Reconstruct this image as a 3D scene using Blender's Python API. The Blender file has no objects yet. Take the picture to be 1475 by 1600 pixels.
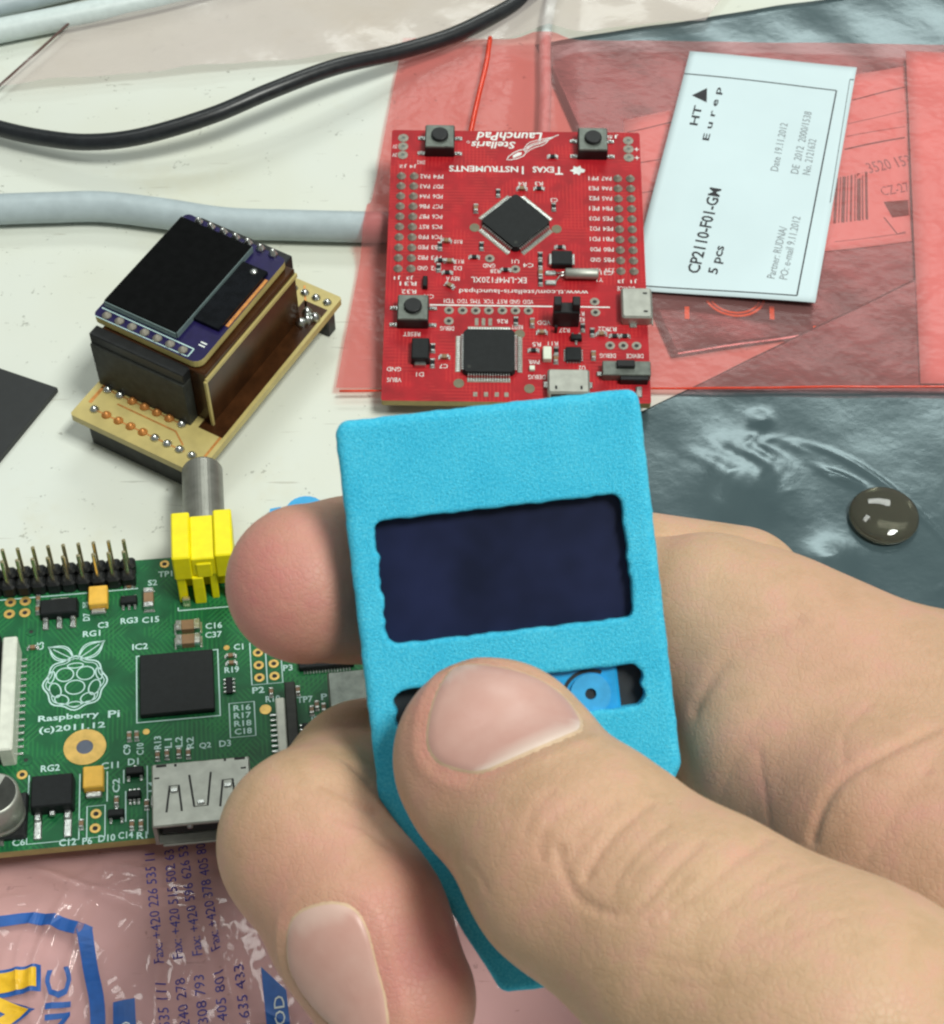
import bpy, math, random
import numpy as np
from mathutils import Vector, Matrix

# ================================================================ camera, light, exposure
# all lengths below are millimetres; U turns them into metres. z = 0 is the table top, +y leads away from the viewer.
U = 0.001
PITCH = math.radians(36.0)
sc = bpy.context.scene
cam_d = bpy.data.cameras.new('camera')
cam = bpy.data.objects.new('camera', cam_d)
sc.collection.objects.link(cam)
sc.camera = cam
cam.location = (0, 0, 272 * U)
cam.rotation_euler = (PITCH, 0, 0)
cam_d.sensor_fit = 'VERTICAL'
cam_d.sensor_height = 24.0
cam_d.lens = 24.0 * 2900 / 1600
cam_d.clip_start = 0.01
cam_d.clip_end = 20
cam_d.dof.use_dof = True
cam_d.dof.focus_distance = 0.295
cam_d.dof.aperture_fstop = 64.0

world = bpy.data.worlds.new('World')
sc.world = world
world.use_nodes = True
wb = world.node_tree.nodes['Background']
wb.inputs[0].default_value = (0.93, 1.0, 0.94, 1)
wb.inputs[1].default_value = 0.28

def area_lamp(name, loc, target, sx, sy, power, col):
    d = bpy.data.lights.new(name, 'AREA')
    d.shape = 'RECTANGLE'; d.size = sx; d.size_y = sy; d.energy = power; d.color = col
    o = bpy.data.objects.new(name, d)
    sc.collection.objects.link(o)
    o.location = loc
    o.rotation_euler = (Vector(target) - Vector(loc)).to_track_quat('-Z', 'Y').to_euler()
    return o
# three ceiling fittings of the workshop
area_lamp('ceiling_lamp_right', (0.58, -0.10, 1.50), (0, 0.2, 0), 0.5, 0.3, 33, (0.98, 1.0, 0.93))
area_lamp('ceiling_lamp_back', (0.33, 1.85, 1.5), (0, 0.2, 0), 0.9, 0.35, 15, (0.95, 1.0, 0.95))
area_lamp('ceiling_lamp_left', (-0.42, 0.76, 1.55), (0, 0.2, 0), 0.5, 0.2, 5, (0.95, 1.0, 0.95))

sc.view_settings.view_transform = 'Standard'
sc.view_settings.look = 'None'
sc.view_settings.exposure = -0.46
sc.view_settings.gamma = 1.0
sc.cycles.filter_width = 2.3
sc.cycles.max_bounces = 6
sc.cycles.transparent_max_bounces = 16
sc.cycles.use_denoising = True

random.seed(7)
rng = np.random.default_rng(7)

# ================================================================ materials
MATS = {}
def nodes_of(name):
    m = bpy.data.materials.new(name); m.use_nodes = True
    nt = m.node_tree; b = nt.nodes['Principled BSDF']
    MATS[name] = m
    return m, nt, b
def mm_coord(nt, mult=1000.0):
    tc = nt.nodes.new('ShaderNodeTexCoord')
    v = nt.nodes.new('ShaderNodeVectorMath'); v.operation = 'SCALE'; v.inputs['Scale'].default_value = mult
    nt.links.new(tc.outputs['Object'], v.inputs[0])
    return v.outputs[0]
def noise(nt, co, scale, detail=3, rough=0.55):
    n = nt.nodes.new('ShaderNodeTexNoise')
    n.inputs['Scale'].default_value = scale; n.inputs['Detail'].default_value = detail; n.inputs['Roughness'].default_value = rough
    nt.links.new(co, n.inputs['Vector'])
    return n
def ramp(nt, src, stops):
    r = nt.nodes.new('ShaderNodeValToRGB')
    while len(r.color_ramp.elements) < len(stops): r.color_ramp.elements.new(0.5)
    for e, (p, c) in zip(r.color_ramp.elements, stops):
        e.position = p; e.color = (*c, 1) if len(c) == 3 else c
    nt.links.new(src, r.inputs[0])
    return r.outputs[0]
def bump(nt, b, src, strength, dist_mm):
    n = nt.nodes.new('ShaderNodeBump')
    n.inputs['Strength'].default_value = strength; n.inputs['Distance'].default_value = dist_mm * U
    nt.links.new(src, n.inputs['Height']); nt.links.new(n.outputs[0], b.inputs['Normal'])
    return n
def mat(name, col, rough=0.5, metal=0.0, var=0.12, vscale=0.6, bmp=0.0, bscale=4.0, bdist=0.05, coat=0.0, spec=0.5, trans=0.0):
    m, nt, b = nodes_of(name)
    co = mm_coord(nt)
    n = noise(nt, co, vscale)
    lo = tuple(max(0, c * (1 - var)) for c in col); hi = tuple(min(1, c * (1 + var)) for c in col)
    nt.links.new(ramp(nt, n.outputs['Fac'], [(0.3, lo), (0.7, hi)]), b.inputs['Base Color'])
    b.inputs['Roughness'].default_value = rough; b.inputs['Metallic'].default_value = metal
    b.inputs['Specular IOR Level'].default_value = spec
    b.inputs['Coat Weight'].default_value = coat
    b.inputs['Transmission Weight'].default_value = trans
    if bmp:
        n2 = noise(nt, co, bscale, 4)
        bump(nt, b, n2.outputs['Fac'], bmp, bdist)
    return m

def pcb(name, base, trace, rots):
    m, nt, b = nodes_of(name)
    co = mm_coord(nt)
    col = ramp(nt, noise(nt, co, 0.22, 4).outputs['Fac'], [(0.3, tuple(c * 0.72 for c in base)), (0.7, tuple(c * 1.22 for c in base))])
    hgt = None
    for k, r in enumerate(rots):
        mp = nt.nodes.new('ShaderNodeMapping'); mp.inputs['Rotation'].default_value = (0, 0, r); mp.inputs['Location'].default_value = (7.3 * k, 3.1 * k, 0)
        nt.links.new(co, mp.inputs['Vector'])
        w = nt.nodes.new('ShaderNodeTexWave'); w.inputs['Scale'].default_value = 0.42; w.inputs['Distortion'].default_value = 0.6; w.inputs['Detail'].default_value = 0
        nt.links.new(mp.outputs[0], w.inputs['Vector'])
        mk = ramp(nt, noise(nt, mp.outputs[0], 0.11, 2).outputs['Fac'], [(0.52, (0, 0, 0)), (0.56, (1, 1, 1))])
        tr = ramp(nt, w.outputs['Fac'], [(0.55, (0, 0, 0)), (0.7, (1, 1, 1))])
        mu = nt.nodes.new('ShaderNodeMath'); mu.operation = 'MULTIPLY'
        nt.links.new(mk, mu.inputs[0]); nt.links.new(tr, mu.inputs[1])
        mx = nt.nodes.new('ShaderNodeMix'); mx.data_type = 'RGBA'
        hf = nt.nodes.new('ShaderNodeMath'); hf.operation = 'MULTIPLY'; hf.inputs[1].default_value = 0.55
        nt.links.new(mu.outputs[0], hf.inputs[0]); nt.links.new(hf.outputs[0], mx.inputs[0])
        nt.links.new(col, mx.inputs[6]); mx.inputs[7].default_value = (*trace, 1)
        col = mx.outputs[2]
        if hgt is None: hgt = mu.outputs[0]
    nt.links.new(col, b.inputs['Base Color'])
    b.inputs['Roughness'].default_value = 0.46; b.inputs['Specular IOR Level'].default_value = 0.3
    bump(nt, b, hgt, 0.5, 0.05)
pcb('pcb_red', (0.37, 0.006, 0.013), (0.50, 0.025, 0.025), (0.0, 1.57))
pcb('pcb_green', (0.006, 0.105, 0.036), (0.018, 0.19, 0.05), (0.78, 0.0, -0.6))
mat('pcb_edge', (0.34, 0.26, 0.10), 0.7)
mat('fr4', (0.49, 0.40, 0.15), 0.45, var=0.1, vscale=0.3, bmp=0.15, bscale=3)
mat('copper', (0.62, 0.26, 0.07), 0.4, metal=0.5, var=0.25, vscale=1.0)
mat('brown_block', (0.045, 0.016, 0.005), 0.25, spec=0.3, var=0.4, vscale=0.25, bmp=0.1, bscale=0.5, bdist=0.1)
mat('chip_black', (0.007, 0.009, 0.010), 0.5, spec=0.25, var=0.25, vscale=0.9, bmp=0.12, bscale=10, bdist=0.02)
mat('plastic_black', (0.009, 0.010, 0.011), 0.45, var=0.3, spec=0.35)
mat('plastic_dark', (0.032, 0.034, 0.030), 0.55, var=0.3, spec=0.3)
mat('solder', (0.60, 0.62, 0.60), 0.28, metal=1.0, var=0.2, vscale=2.0, bmp=0.5, bscale=2.0, bdist=0.1)
mat('solder_dull', (0.27, 0.25, 0.21), 0.6, metal=0.3, var=0.3, vscale=2.0)
mat('tin', (0.40, 0.41, 0.37), 0.5, metal=0.75, var=0.12, vscale=0.5, bmp=0.1, bscale=1.5, bdist=0.06)
mat('steel_dark', (0.16, 0.18, 0.16), 0.42, metal=0.6, var=0.25, vscale=0.6)
mat('gold', (0.68, 0.44, 0.13), 0.38, metal=0.65, var=0.15)
mat('pin_gold', (0.78, 0.70, 0.45), 0.25, metal=0.9, var=0.15)
mat('silk', (0.72, 0.76, 0.74), 0.6, var=0.08)
mat('silk_blue', (0.50, 0.70, 0.68), 0.6, var=0.08)
mat('hole_dark', (0.02, 0.02, 0.02), 0.7)
mat('hole_blue', (0.10, 0.12, 0.17), 0.6)
mat('tantalum', (0.80, 0.46, 0.06), 0.45, var=0.08)
mat('ceramic_brown', (0.24, 0.14, 0.07), 0.5, var=0.15)
mat('led_white', (0.68, 0.74, 0.62), 0.4)
mat('plastic_white', (0.66, 0.68, 0.60), 0.5, var=0.1)
mat('yellow', (0.86, 0.74, 0.0), 0.4, var=0.06)
mat('cable_black', (0.013, 0.015, 0.018), 0.36, var=0.3, bmp=0.2, bscale=0.6, bdist=0.12)
mat('cable_grey', (0.40, 0.47, 0.50), 0.42, var=0.08, vscale=0.3, bmp=0.2, bscale=0.6, bdist=0.12)
mat('cable_pale', (0.60, 0.68, 0.68), 0.42, var=0.06, bmp=0.2, bscale=0.6, bdist=0.12)
mat('paper', (0.58, 0.70, 0.74), 0.75, var=0.03, vscale=0.05, bmp=0.05, bscale=0.3, bdist=0.3)
mat('paper_white', (0.78, 0.76, 0.74), 0.75, var=0.05, vscale=0.05)
mat('ink', (0.02, 0.02, 0.025), 0.7)
mat('ink_grey', (0.24, 0.27, 0.29), 0.7)
mat('ink_brown', (0.10, 0.07, 0.06), 0.7)
mat('ink_orange', (0.85, 0.30, 0.03), 0.6)
mat('ink_violet', (0.025, 0.03, 0.27), 0.55)
mat('ink_blue', (0.015, 0.10, 0.38), 0.5)
mat('ink_yellow', (0.80, 0.48, 0.02), 0.5)
mat('black_card', (0.014, 0.016, 0.017), 0.5)
mat('blue_plastic', (0.04, 0.36, 0.70), 0.4)
mat('button_blue', (0.015, 0.32, 0.66), 0.3)
mat('button_lilac', (0.30, 0.40, 0.66), 0.4)
mat('slot_dark', (0.006, 0.010, 0.014), 0.6)
mat('glass_rim', (0.16, 0.22, 0.22), 0.25)
mat('purple_pcb', (0.013, 0.009, 0.062), 0.3, var=0.2, spec=0.3)
mat('oled_glass', (0.003, 0.0032, 0.0035), 0.09, var=0.3, spec=0.22)
mat('oled_band', (0.006, 0.007, 0.009), 0.14, var=0.3, spec=0.2)
mat('nail_edge', (0.58, 0.41, 0.27), 0.5, var=0.1)
mat('steel_mid', (0.27, 0.27, 0.24), 0.42, metal=0.7, var=0.2, vscale=0.3)
mat('pad_olive', (0.17, 0.155, 0.10), 0.6, metal=0.2)

def make_screen():
    m, nt, b = nodes_of('display')
    co = mm_coord(nt)
    n = noise(nt, co, 0.12, 2)
    nt.links.new(ramp(nt, n.outputs['Fac'], [(0.3, (0.006, 0.009, 0.028)), (0.75, (0.014, 0.019, 0.062))]), b.inputs['Base Color'])
    b.inputs['Roughness'].default_value = 0.28
    b.inputs['Specular IOR Level'].default_value = 0.25
make_screen()

def make_case_mat():
    m, nt, b = nodes_of('case_blue')
    co = mm_coord(nt)
    n = noise(nt, co, 3.2, 4, 0.7)
    n2 = noise(nt, co, 0.15, 2)
    mx = nt.nodes.new('ShaderNodeMath'); mx.operation = 'MULTIPLY_ADD'
    mx.inputs[1].default_value = 0.25
    nt.links.new(n2.outputs['Fac'], mx.inputs[0]); nt.links.new(n.outputs['Fac'], mx.inputs[2])
    nt.links.new(ramp(nt, mx.outputs[0], [(0.42, (0.02, 0.42, 0.70)), (0.62, (0.06, 0.58, 0.86)), (0.84, (0.14, 0.72, 0.95))]), b.inputs['Base Color'])
    b.inputs['Roughness'].default_value = 0.85
    b.inputs['Specular IOR Level'].default_value = 0.25
    n3 = noise(nt, co, 4.2, 3, 0.7)
    bump(nt, b, n3.outputs['Fac'], 1.0, 0.3)
make_case_mat()

def make_table():
    m, nt, b = nodes_of('table_laminate')
    co = mm_coord(nt)
    big = noise(nt, co, 0.012, 4)
    base = ramp(nt, big.outputs['Fac'], [(0.33, (0.60, 0.61, 0.51)), (0.5, (0.64, 0.665, 0.60)), (0.7, (0.655, 0.695, 0.66))])
    # scattered dark specks and short scratches
    sp = noise(nt, co, 0.22, 2); sp2 = noise(nt, co, 1.1, 3)
    mul = nt.nodes.new('ShaderNodeMath'); mul.operation = 'MULTIPLY'
    nt.links.new(sp.outputs['Fac'], mul.inputs[0]); nt.links.new(sp2.outputs['Fac'], mul.inputs[1])
    f = ramp(nt, mul.outputs[0], [(0.385, (0, 0, 0)), (0.43, (1, 1, 1))])
    mx = nt.nodes.new('ShaderNodeMix'); mx.data_type = 'RGBA'
    sc_ = nt.nodes.new('ShaderNodeMath'); sc_.operation = 'MULTIPLY'; sc_.inputs[1].default_value = 0.5
    nt.links.new(f, sc_.inputs[0]); nt.links.new(sc_.outputs[0], mx.inputs[0])
    nt.links.new(base, mx.inputs[6]); mx.inputs[7].default_value = (0.16, 0.16, 0.13, 1)
    # fine scratches in two directions and a few tea-coloured smears
    col = mx.outputs[2]
    for rot, sx, sy, th, dark in ((0.9, 0.09, 1.1, 0.70, (0.36, 0.36, 0.31)), (2.3, 0.07, 0.9, 0.71, (0.40, 0.39, 0.33))):
        mp = nt.nodes.new('ShaderNodeMapping'); mp.inputs['Rotation'].default_value = (0, 0, rot); mp.inputs['Scale'].default_value = (sx, sy, 1)
        nt.links.new(co, mp.inputs['Vector'])
        ns = noise(nt, mp.outputs[0], 1.0, 2)
        fs = ramp(nt, ns.outputs['Fac'], [(th, (0, 0, 0)), (th + 0.04, (0.6, 0.6, 0.6))])
        m2 = nt.nodes.new('ShaderNodeMix'); m2.data_type = 'RGBA'
        nt.links.new(fs, m2.inputs[0]); nt.links.new(col, m2.inputs[6]); m2.inputs[7].default_value = (*dark, 1)
        col = m2.outputs[2]
    sm = noise(nt, co, 0.02, 5, 0.7)
    fs = ramp(nt, sm.outputs['Fac'], [(0.56, (0, 0, 0)), (0.75, (0.5, 0.5, 0.5))])
    m3 = nt.nodes.new('ShaderNodeMix'); m3.data_type = 'RGBA'
    nt.links.new(fs, m3.inputs[0]); nt.links.new(col, m3.inputs[6]); m3.inputs[7].default_value = (0.54, 0.50, 0.34, 1)
    nt.links.new(m3.outputs[2], b.inputs['Base Color'])
    b.inputs['Roughness'].default_value = 0.5
    bump(nt, b, noise(nt, co, 1.2, 4).outputs['Fac'], 0.15, 0.1)
make_table()

def film_mat(name, tint, body, amount, rough=0.18, bscale=0.12, bst=0.35, bd=0.8, spec=0.5):
    """thin plastic film: lets most light through with its tint, scatters a little, shines at the surface"""
    m, nt, b = nodes_of(name)
    co = mm_coord(nt)
    b.inputs['Base Color'].default_value = (*body, 1)
    b.inputs['Roughness'].default_value = rough
    b.inputs['Specular IOR Level'].default_value = spec
    bump(nt, b, noise(nt, co, bscale, 3).outputs['Fac'], bst, bd)
    tr = nt.nodes.new('ShaderNodeBsdfTransparent'); tr.inputs[0].default_value = (*tint, 1)
    mx = nt.nodes.new('ShaderNodeMixShader')
    n = noise(nt, co, 0.03, 3)
    mr = nt.nodes.new('ShaderNodeMapRange')
    mr.inputs['From Min'].default_value = 0.3; mr.inputs['From Max'].default_value = 0.7
    mr.inputs['To Min'].default_value = amount * 0.85; mr.inputs['To Max'].default_value = min(1, amount * 1.15)
    nt.links.new(n.outputs['Fac'], mr.inputs['Value'])
    nt.links.new(mr.outputs[0], mx.inputs[0])
    nt.links.new(tr.outputs[0], mx.inputs[1]); nt.links.new(b.outputs[0], mx.inputs[2])
    out = [x for x in nt.nodes if x.type == 'OUTPUT_MATERIAL'][0]
    nt.links.new(mx.outputs[0], out.inputs[0])
film_mat('film_red', (0.95, 0.46, 0.45), (0.70, 0.33, 0.32), 0.21, rough=0.22, bst=0.5, bd=1.2)
film_mat('film_seam', (0.9, 0.15, 0.1), (0.80, 0.06, 0.02), 0.75)
film_mat('film_pink', (0.97, 0.73, 0.75), (0.85, 0.53, 0.56), 0.26, rough=0.06, bscale=0.10, bst=0.4, bd=1.6, spec=0.8)
film_mat('film_clear', (0.95, 0.90, 0.88), (0.74, 0.66, 0.64), 0.36, rough=0.16)
film_mat('film_edge_shadow', (0.5, 0.35, 0.3), (0.16, 0.10, 0.09), 0.7)  # dark brown for the bag edge and the shadow it casts
def make_esd():
    m, nt, b = nodes_of('esd_bag')
    co = mm_coord(nt)
    n = noise(nt, co, 0.05, 4)
    nt.links.new(ramp(nt, n.outputs['Fac'], [(0.3, (0.058, 0.092, 0.104)), (0.7, (0.082, 0.124, 0.136))]), b.inputs['Base Color'])
    b.inputs['Roughness'].default_value = 0.22; b.inputs['Metallic'].default_value = 0.30
    b.inputs['Specular IOR Level'].default_value = 0.5
    bump(nt, b, noise(nt, co, 0.12, 5).outputs['Fac'], 0.2, 0.8)
make_esd()
def make_lens():
    m, nt, b = nodes_of('clear_rubber')
    b.inputs['Base Color'].default_value = (0.30, 0.29, 0.22, 1)
    b.inputs['Transmission Weight'].default_value = 0.85
    b.inputs['Roughness'].default_value = 0.04; b.inputs['IOR'].default_value = 1.45
make_lens()
def make_skin():
    m, nt, b = nodes_of('skin')
    co = mm_coord(nt)
    at = nt.nodes.new('ShaderNodeAttribute'); at.attribute_name = 'tone'
    n = noise(nt, co, 0.20, 5, 0.65)
    base = ramp(nt, n.outputs['Fac'], [(0.28, (0.48, 0.31, 0.185)), (0.5, (0.555, 0.355, 0.225)), (0.72, (0.595, 0.335, 0.245))])
    mx = nt.nodes.new('ShaderNodeMix'); mx.data_type = 'RGBA'
    # uneven redness of the finger ends, broken up by a mottle
    mo = noise(nt, co, 0.45, 3)
    mm = nt.nodes.new('ShaderNodeMath'); mm.operation = 'MULTIPLY_ADD'; mm.inputs[1].default_value = 0.7; mm.inputs[2].default_value = 0.65
    nt.links.new(mo.outputs['Fac'], mm.inputs[0])
    ml = nt.nodes.new('ShaderNodeMath'); ml.operation = 'MULTIPLY'; ml.use_clamp = True
    nt.links.new(mm.outputs[0], ml.inputs[0]); nt.links.new(at.outputs['Fac'], ml.inputs[1])
    nt.links.new(ml.outputs[0], mx.inputs[0]); nt.links.new(base, mx.inputs[6])
    mx.inputs[7].default_value = (0.56, 0.20, 0.19, 1)
    nt.links.new(mx.outputs[2], b.inputs['Base Color'])
    b.inputs['Roughness'].default_value = 0.5
    b.inputs['Specular IOR Level'].default_value = 0.35
    b.inputs['Subsurface Weight'].default_value = 0.2
    b.inputs['Subsurface Radius'].default_value = (1.0, 0.42, 0.25)
    b.inputs['Subsurface Scale'].default_value = 1.3 * U
    vo = nt.nodes.new('ShaderNodeTexVoronoi'); vo.inputs['Scale'].default_value = 1.3; vo.feature = 'DISTANCE_TO_EDGE'
    wv = nt.nodes.new('ShaderNodeVectorMath'); wv.operation = 'MULTIPLY_ADD'; wv.inputs[1].default_value = (0.5, 0.5, 0.5)
    nw = noise(nt, co, 0.9, 2)
    nt.links.new(nw.outputs['Color'], wv.inputs[0]); nt.links.new(co, wv.inputs[2]); nt.links.new(wv.outputs[0], vo.inputs['Vector'])
    cl = nt.nodes.new('ShaderNodeMath'); cl.operation = 'MINIMUM'; cl.inputs[1].default_value = 0.12
    nt.links.new(vo.outputs['Distance'], cl.inputs[0])
    n2 = noise(nt, co, 0.55, 5, 0.6)
    ad = nt.nodes.new('ShaderNodeMath'); ad.operation = 'MULTIPLY_ADD'; ad.inputs[1].default_value = 2.2
    nt.links.new(cl.outputs[0], ad.inputs[0]); nt.links.new(n2.outputs['Fac'], ad.inputs[2])
    bump(nt, b, ad.outputs[0], 0.5, 0.24)
def make_nail():
    m, nt, b = nodes_of('nail')
    co = mm_coord(nt)
    at = nt.nodes.new('ShaderNodeAttribute'); at.attribute_name = 'moon'
    n = noise(nt, co, 0.25, 3)
    base = ramp(nt, n.outputs['Fac'], [(0.3, (0.52, 0.29, 0.245)), (0.7, (0.56, 0.34, 0.29))])
    mx = nt.nodes.new('ShaderNodeMix'); mx.data_type = 'RGBA'
    nt.links.new(at.outputs['Fac'], mx.inputs[0]); nt.links.new(base, mx.inputs[6])
    mx.inputs[7].default_value = (0.74, 0.62, 0.54, 1)
    nt.links.new(mx.outputs[2], b.inputs['Base Color'])
    b.inputs['Roughness'].default_value = 0.36; b.inputs['Specular IOR Level'].default_value = 0.4
    bump(nt, b, noise(nt, co, 0.8, 2).outputs['Fac'], 0.12, 0.15)
make_nail()
make_skin()

# ================================================================ mesh helpers
COL = sc.collection
class MB:
    """collects faces (millimetres) and links them as one mesh object"""
    def __init__(s): s.v = []; s.f = []; s.mi = []; s.mats = []; s.smooth = []
    def _m(s, m):
        if m not in s.mats: s.mats.append(m)
        return s.mats.index(m)
    def add(s, vs, fs, m, smooth=False):
        o = len(s.v); s.v += [tuple(map(float, p)) for p in vs]
        k = s._m(m)
        for f in fs:
            s.f.append(tuple(i + o for i in f)); s.mi.append(k); s.smooth.append(smooth)
        return s
    def box(s, c, d, m, bev=0.0, rz=0.0, taper=0.0):
        """box with base centre c=(x,y,z0), size d; top edges chamfered by bev"""
        x, y, z = c; w, l, h = d[0] / 2, d[1] / 2, d[2]
        ca, sa = math.cos(rz), math.sin(rz)
        def q(px, py, pz): return (x + px * ca - py * sa, y + px * sa + py * ca, z + pz)
        R = [(-1, -1), (1, -1), (1, 1), (-1, 1)]
        if bev <= 0:
            vs = [q(a * w, b * l, 0) for a, b in R] + [q(a * (w - taper), b * (l - taper), h) for a, b in R]
            fs = [(3, 2, 1, 0), (4, 5, 6, 7)] + [(i, (i + 1) % 4, (i + 1) % 4 + 4, i + 4) for i in range(4)]
        else:
            e = bev
            def oct_(ww, ll, pz, cc):
                return [q(a, b, pz) for a, b in ((-ww + cc, -ll), (ww - cc, -ll), (ww, -ll + cc), (ww, ll - cc), (ww - cc, ll), (-ww + cc, ll), (-ww, ll - cc), (-ww, -ll + cc))]
            t = taper
            vs = oct_(w, l, 0, e) + oct_(w - t, l - t, h - e, e) + oct_(w - t - e, l - t - e, h, e * 0.6)
            fs = [tuple(range(7, -1, -1)), tuple(range(16, 24))]
            for o in (0, 8): fs += [(o + i, o + (i + 1) % 8, o + 8 + (i + 1) % 8, o + 8 + i) for i in range(8)]
        return s.add(vs, fs, m)
    def cyl(s, c, r, h, m, n=16, r2=None, axis='z', smooth=True, bev=0.0):
        r2 = r if r2 is None else r2
        prof = [(r, 0), (r2, h)] if bev <= 0 else [(r, 0), (r2, h - bev), (r2 - bev, h)]
        return s.lathe(c, prof, m, n, axis, smooth)
    def lathe(s, c, prof, m, n=16, axis='z', smooth=True, cap0=True, cap1=True):
        def q(a, b, h):
            if axis == 'z': return (c[0] + a, c[1] + b, c[2] + h)
            if axis == 'y': return (c[0] + a, c[1] + h, c[2] - b)
            return (c[0] + h, c[1] + a, c[2] + b)
        vs = []
        for r, h in prof:
            vs += [q(r * math.cos(2 * math.pi * i / n), r * math.sin(2 * math.pi * i / n), h) for i in range(n)]
        fs = []
        for k in range(len(prof) - 1):
            fs += [(k * n + i, k * n + (i + 1) % n, (k + 1) * n + (i + 1) % n, (k + 1) * n + i) for i in range(n)]
        s.add(vs, fs, m, smooth)
        o = len(s.v) - len(vs); km = s._m(m)
        if cap0: s.f.append(tuple(o + i for i in range(n - 1, -1, -1))); s.mi.append(km); s.smooth.append(False)
        if cap1: s.f.append(tuple(o + (len(prof) - 1) * n + i for i in range(n))); s.mi.append(km); s.smooth.append(False)
        return s
    def ring(s, c, r0, r1, h, m, n=20):
        vs = []
        for r, z in ((r1, 0), (r1, h), (r0, h), (r0, 0)):
            vs += [(c[0] + r * math.cos(2 * math.pi * i / n), c[1] + r * math.sin(2 * math.pi * i / n), c[2] + z) for i in range(n)]
        fs = []
        for k in range(3): fs += [(k * n + i, k * n + (i + 1) % n, (k + 1) * n + (i + 1) % n, (k + 1) * n + i) for i in range(n)]
        return s.add(vs, fs, m)
    def prism(s, poly, z0, z1, m, top=None):
        n = len(poly)
        vs = [(x, y, z0) for x, y in poly] + [(x, y, z1) for x, y in poly]
        fs = [tuple(range(n - 1, -1, -1))] + [(i, (i + 1) % n, (i + 1) % n + n, i + n) for i in range(n)]
        s.add(vs, fs, m)
        o = len(s.v) - 2 * n
        s.f.append(tuple(o + n + i for i in range(n))); s.mi.append(s._m(top or m)); s.smooth.append(False)
        return s
    def ribbon(s, pts, w, z, m, closed=False, zf=None):
        """flat printed line of width w through pts"""
        P = [Vector(p) for p in pts]; n = len(P); L = []; R = []
        for i in range(n):
            a = P[(i - 1) % n] if (closed or i > 0) else P[i]
            b = P[(i + 1) % n] if (closed or i < n - 1) else P[i]
            d = (b - a); d = d.normalized() if d.length > 1e-9 else Vector((1, 0))
            nn = Vector((-d.y, d.x)) * w / 2
            L.append(P[i] + nn); R.append(P[i] - nn)
        zz = (lambda x, y: z) if zf is None else (lambda x, y: zf(x, y) + z)
        vs = [(p.x, p.y, zz(p.x, p.y)) for p in R] + [(p.x, p.y, zz(p.x, p.y)) for p in L]
        k = n if closed else n - 1
        return s.add(vs, [(i, (i + 1) % n, (i + 1) % n + n, i + n) for i in range(k)], m)
    def tube(s, pts, r, m, n=12):
        P = [Vector(p) for p in pts]; vs = []; N = len(P)
        for i, p in enumerate(P):
            d = (P[min(i + 1, N - 1)] - P[max(i - 1, 0)]).normalized()
            a = d.cross(Vector((0, 0, 1)));  a = a.normalized() if a.length > 1e-4 else Vector((1, 0, 0))
            b = a.cross(d)
            rr = r[i] if isinstance(r, (list, tuple)) else r
            vs += [tuple(p + a * rr * math.cos(2 * math.pi * k / n) + b * rr * math.sin(2 * math.pi * k / n)) for k in range(n)]
        fs = [(i * n + k, (i + 1) * n + k, (i + 1) * n + (k + 1) % n, i * n + (k + 1) % n) for i in range(N - 1) for k in range(n)]
        s.add(vs, fs, m, True)
        o = len(s.v) - len(vs); km = s._m(m)
        s.f.append(tuple(o + k for k in range(n))); s.mi.append(km); s.smooth.append(False)
        s.f.append(tuple(o + (N - 1) * n + k for k in range(n - 1, -1, -1))); s.mi.append(km); s.smooth.append(False)
        return s
    def mesh(s, name):
        me = bpy.data.meshes.new(name)
        me.from_pydata([(x * U, y * U, z * U) for x, y, z in s.v], [], s.f)
        for k in s.mats: me.materials.append(MATS[k])
        me.polygons.foreach_set('material_index', s.mi)
        me.polygons.foreach_set('use_smooth', s.smooth)
        me.update()
        return me

def place(name, me, parent=None, loc=(0, 0, 0), rz=0.0, kind=None, label=None):
    o = bpy.data.objects.new(name, me); COL.objects.link(o)
    o.location = tuple(c * U for c in loc); o.rotation_euler = (0, 0, rz)
    if parent is not None: o.parent = parent
    if kind: o['kind'] = kind
    if label: o['label'] = label
    return o
def part(name, mb, parent, loc=(0, 0, 0), rz=0.0, kind=None, label=None):
    return place(name, mb.mesh(name), parent, loc, rz, kind, label)
def tag(o, label, cat=None, group=None, kind=None):
    o['label'] = label
    if cat: o['category'] = cat
    if group: o['group'] = group
    if kind: o['kind'] = kind
    return o
def thing(name, label, cat, loc=(0, 0, 0), R=None, rz=0.0, group=None):
    o = bpy.data.objects.new(name, None); COL.objects.link(o)
    o.empty_display_size = 0.005
    if R is not None:
        M = Matrix(R).to_4x4(); M.translation = Vector(loc) * U; o.matrix_world = M
    else:
        o.location = tuple(c * U for c in loc); o.rotation_euler = (0, 0, rz)
    return tag(o, label, cat, group)

# ---- lettering: built-in font turned into flat faces, fitted to a width and height in mm
_TC = {}
def glyphs(txt, bold=False):
    if (txt, bold) not in _TC:
        cu = bpy.data.curves.new('lettering', 'FONT'); cu.body = txt; cu.size = 1.0
        cu.resolution_u = 2; cu.fill_mode = 'FRONT'
        if bold: cu.offset = 0.018
        ob = bpy.data.objects.new('lettering', cu); COL.objects.link(ob)
        dg = bpy.context.evaluated_depsgraph_get()
        me = bpy.data.meshes.new_from_object(ob.evaluated_get(dg))
        V = np.array([v.co[:2] for v in me.vertices]); Fs = [tuple(p.vertices) for p in me.polygons]
        bpy.data.objects.remove(ob); bpy.data.curves.remove(cu); bpy.data.meshes.remove(me)
        lo = V.min(0); hi = V.max(0)
        _TC[(txt, bold)] = ((V - (lo + hi) / 2) / np.maximum(hi - lo, 1e-6), Fs)
    return _TC[(txt, bold)]
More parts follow.
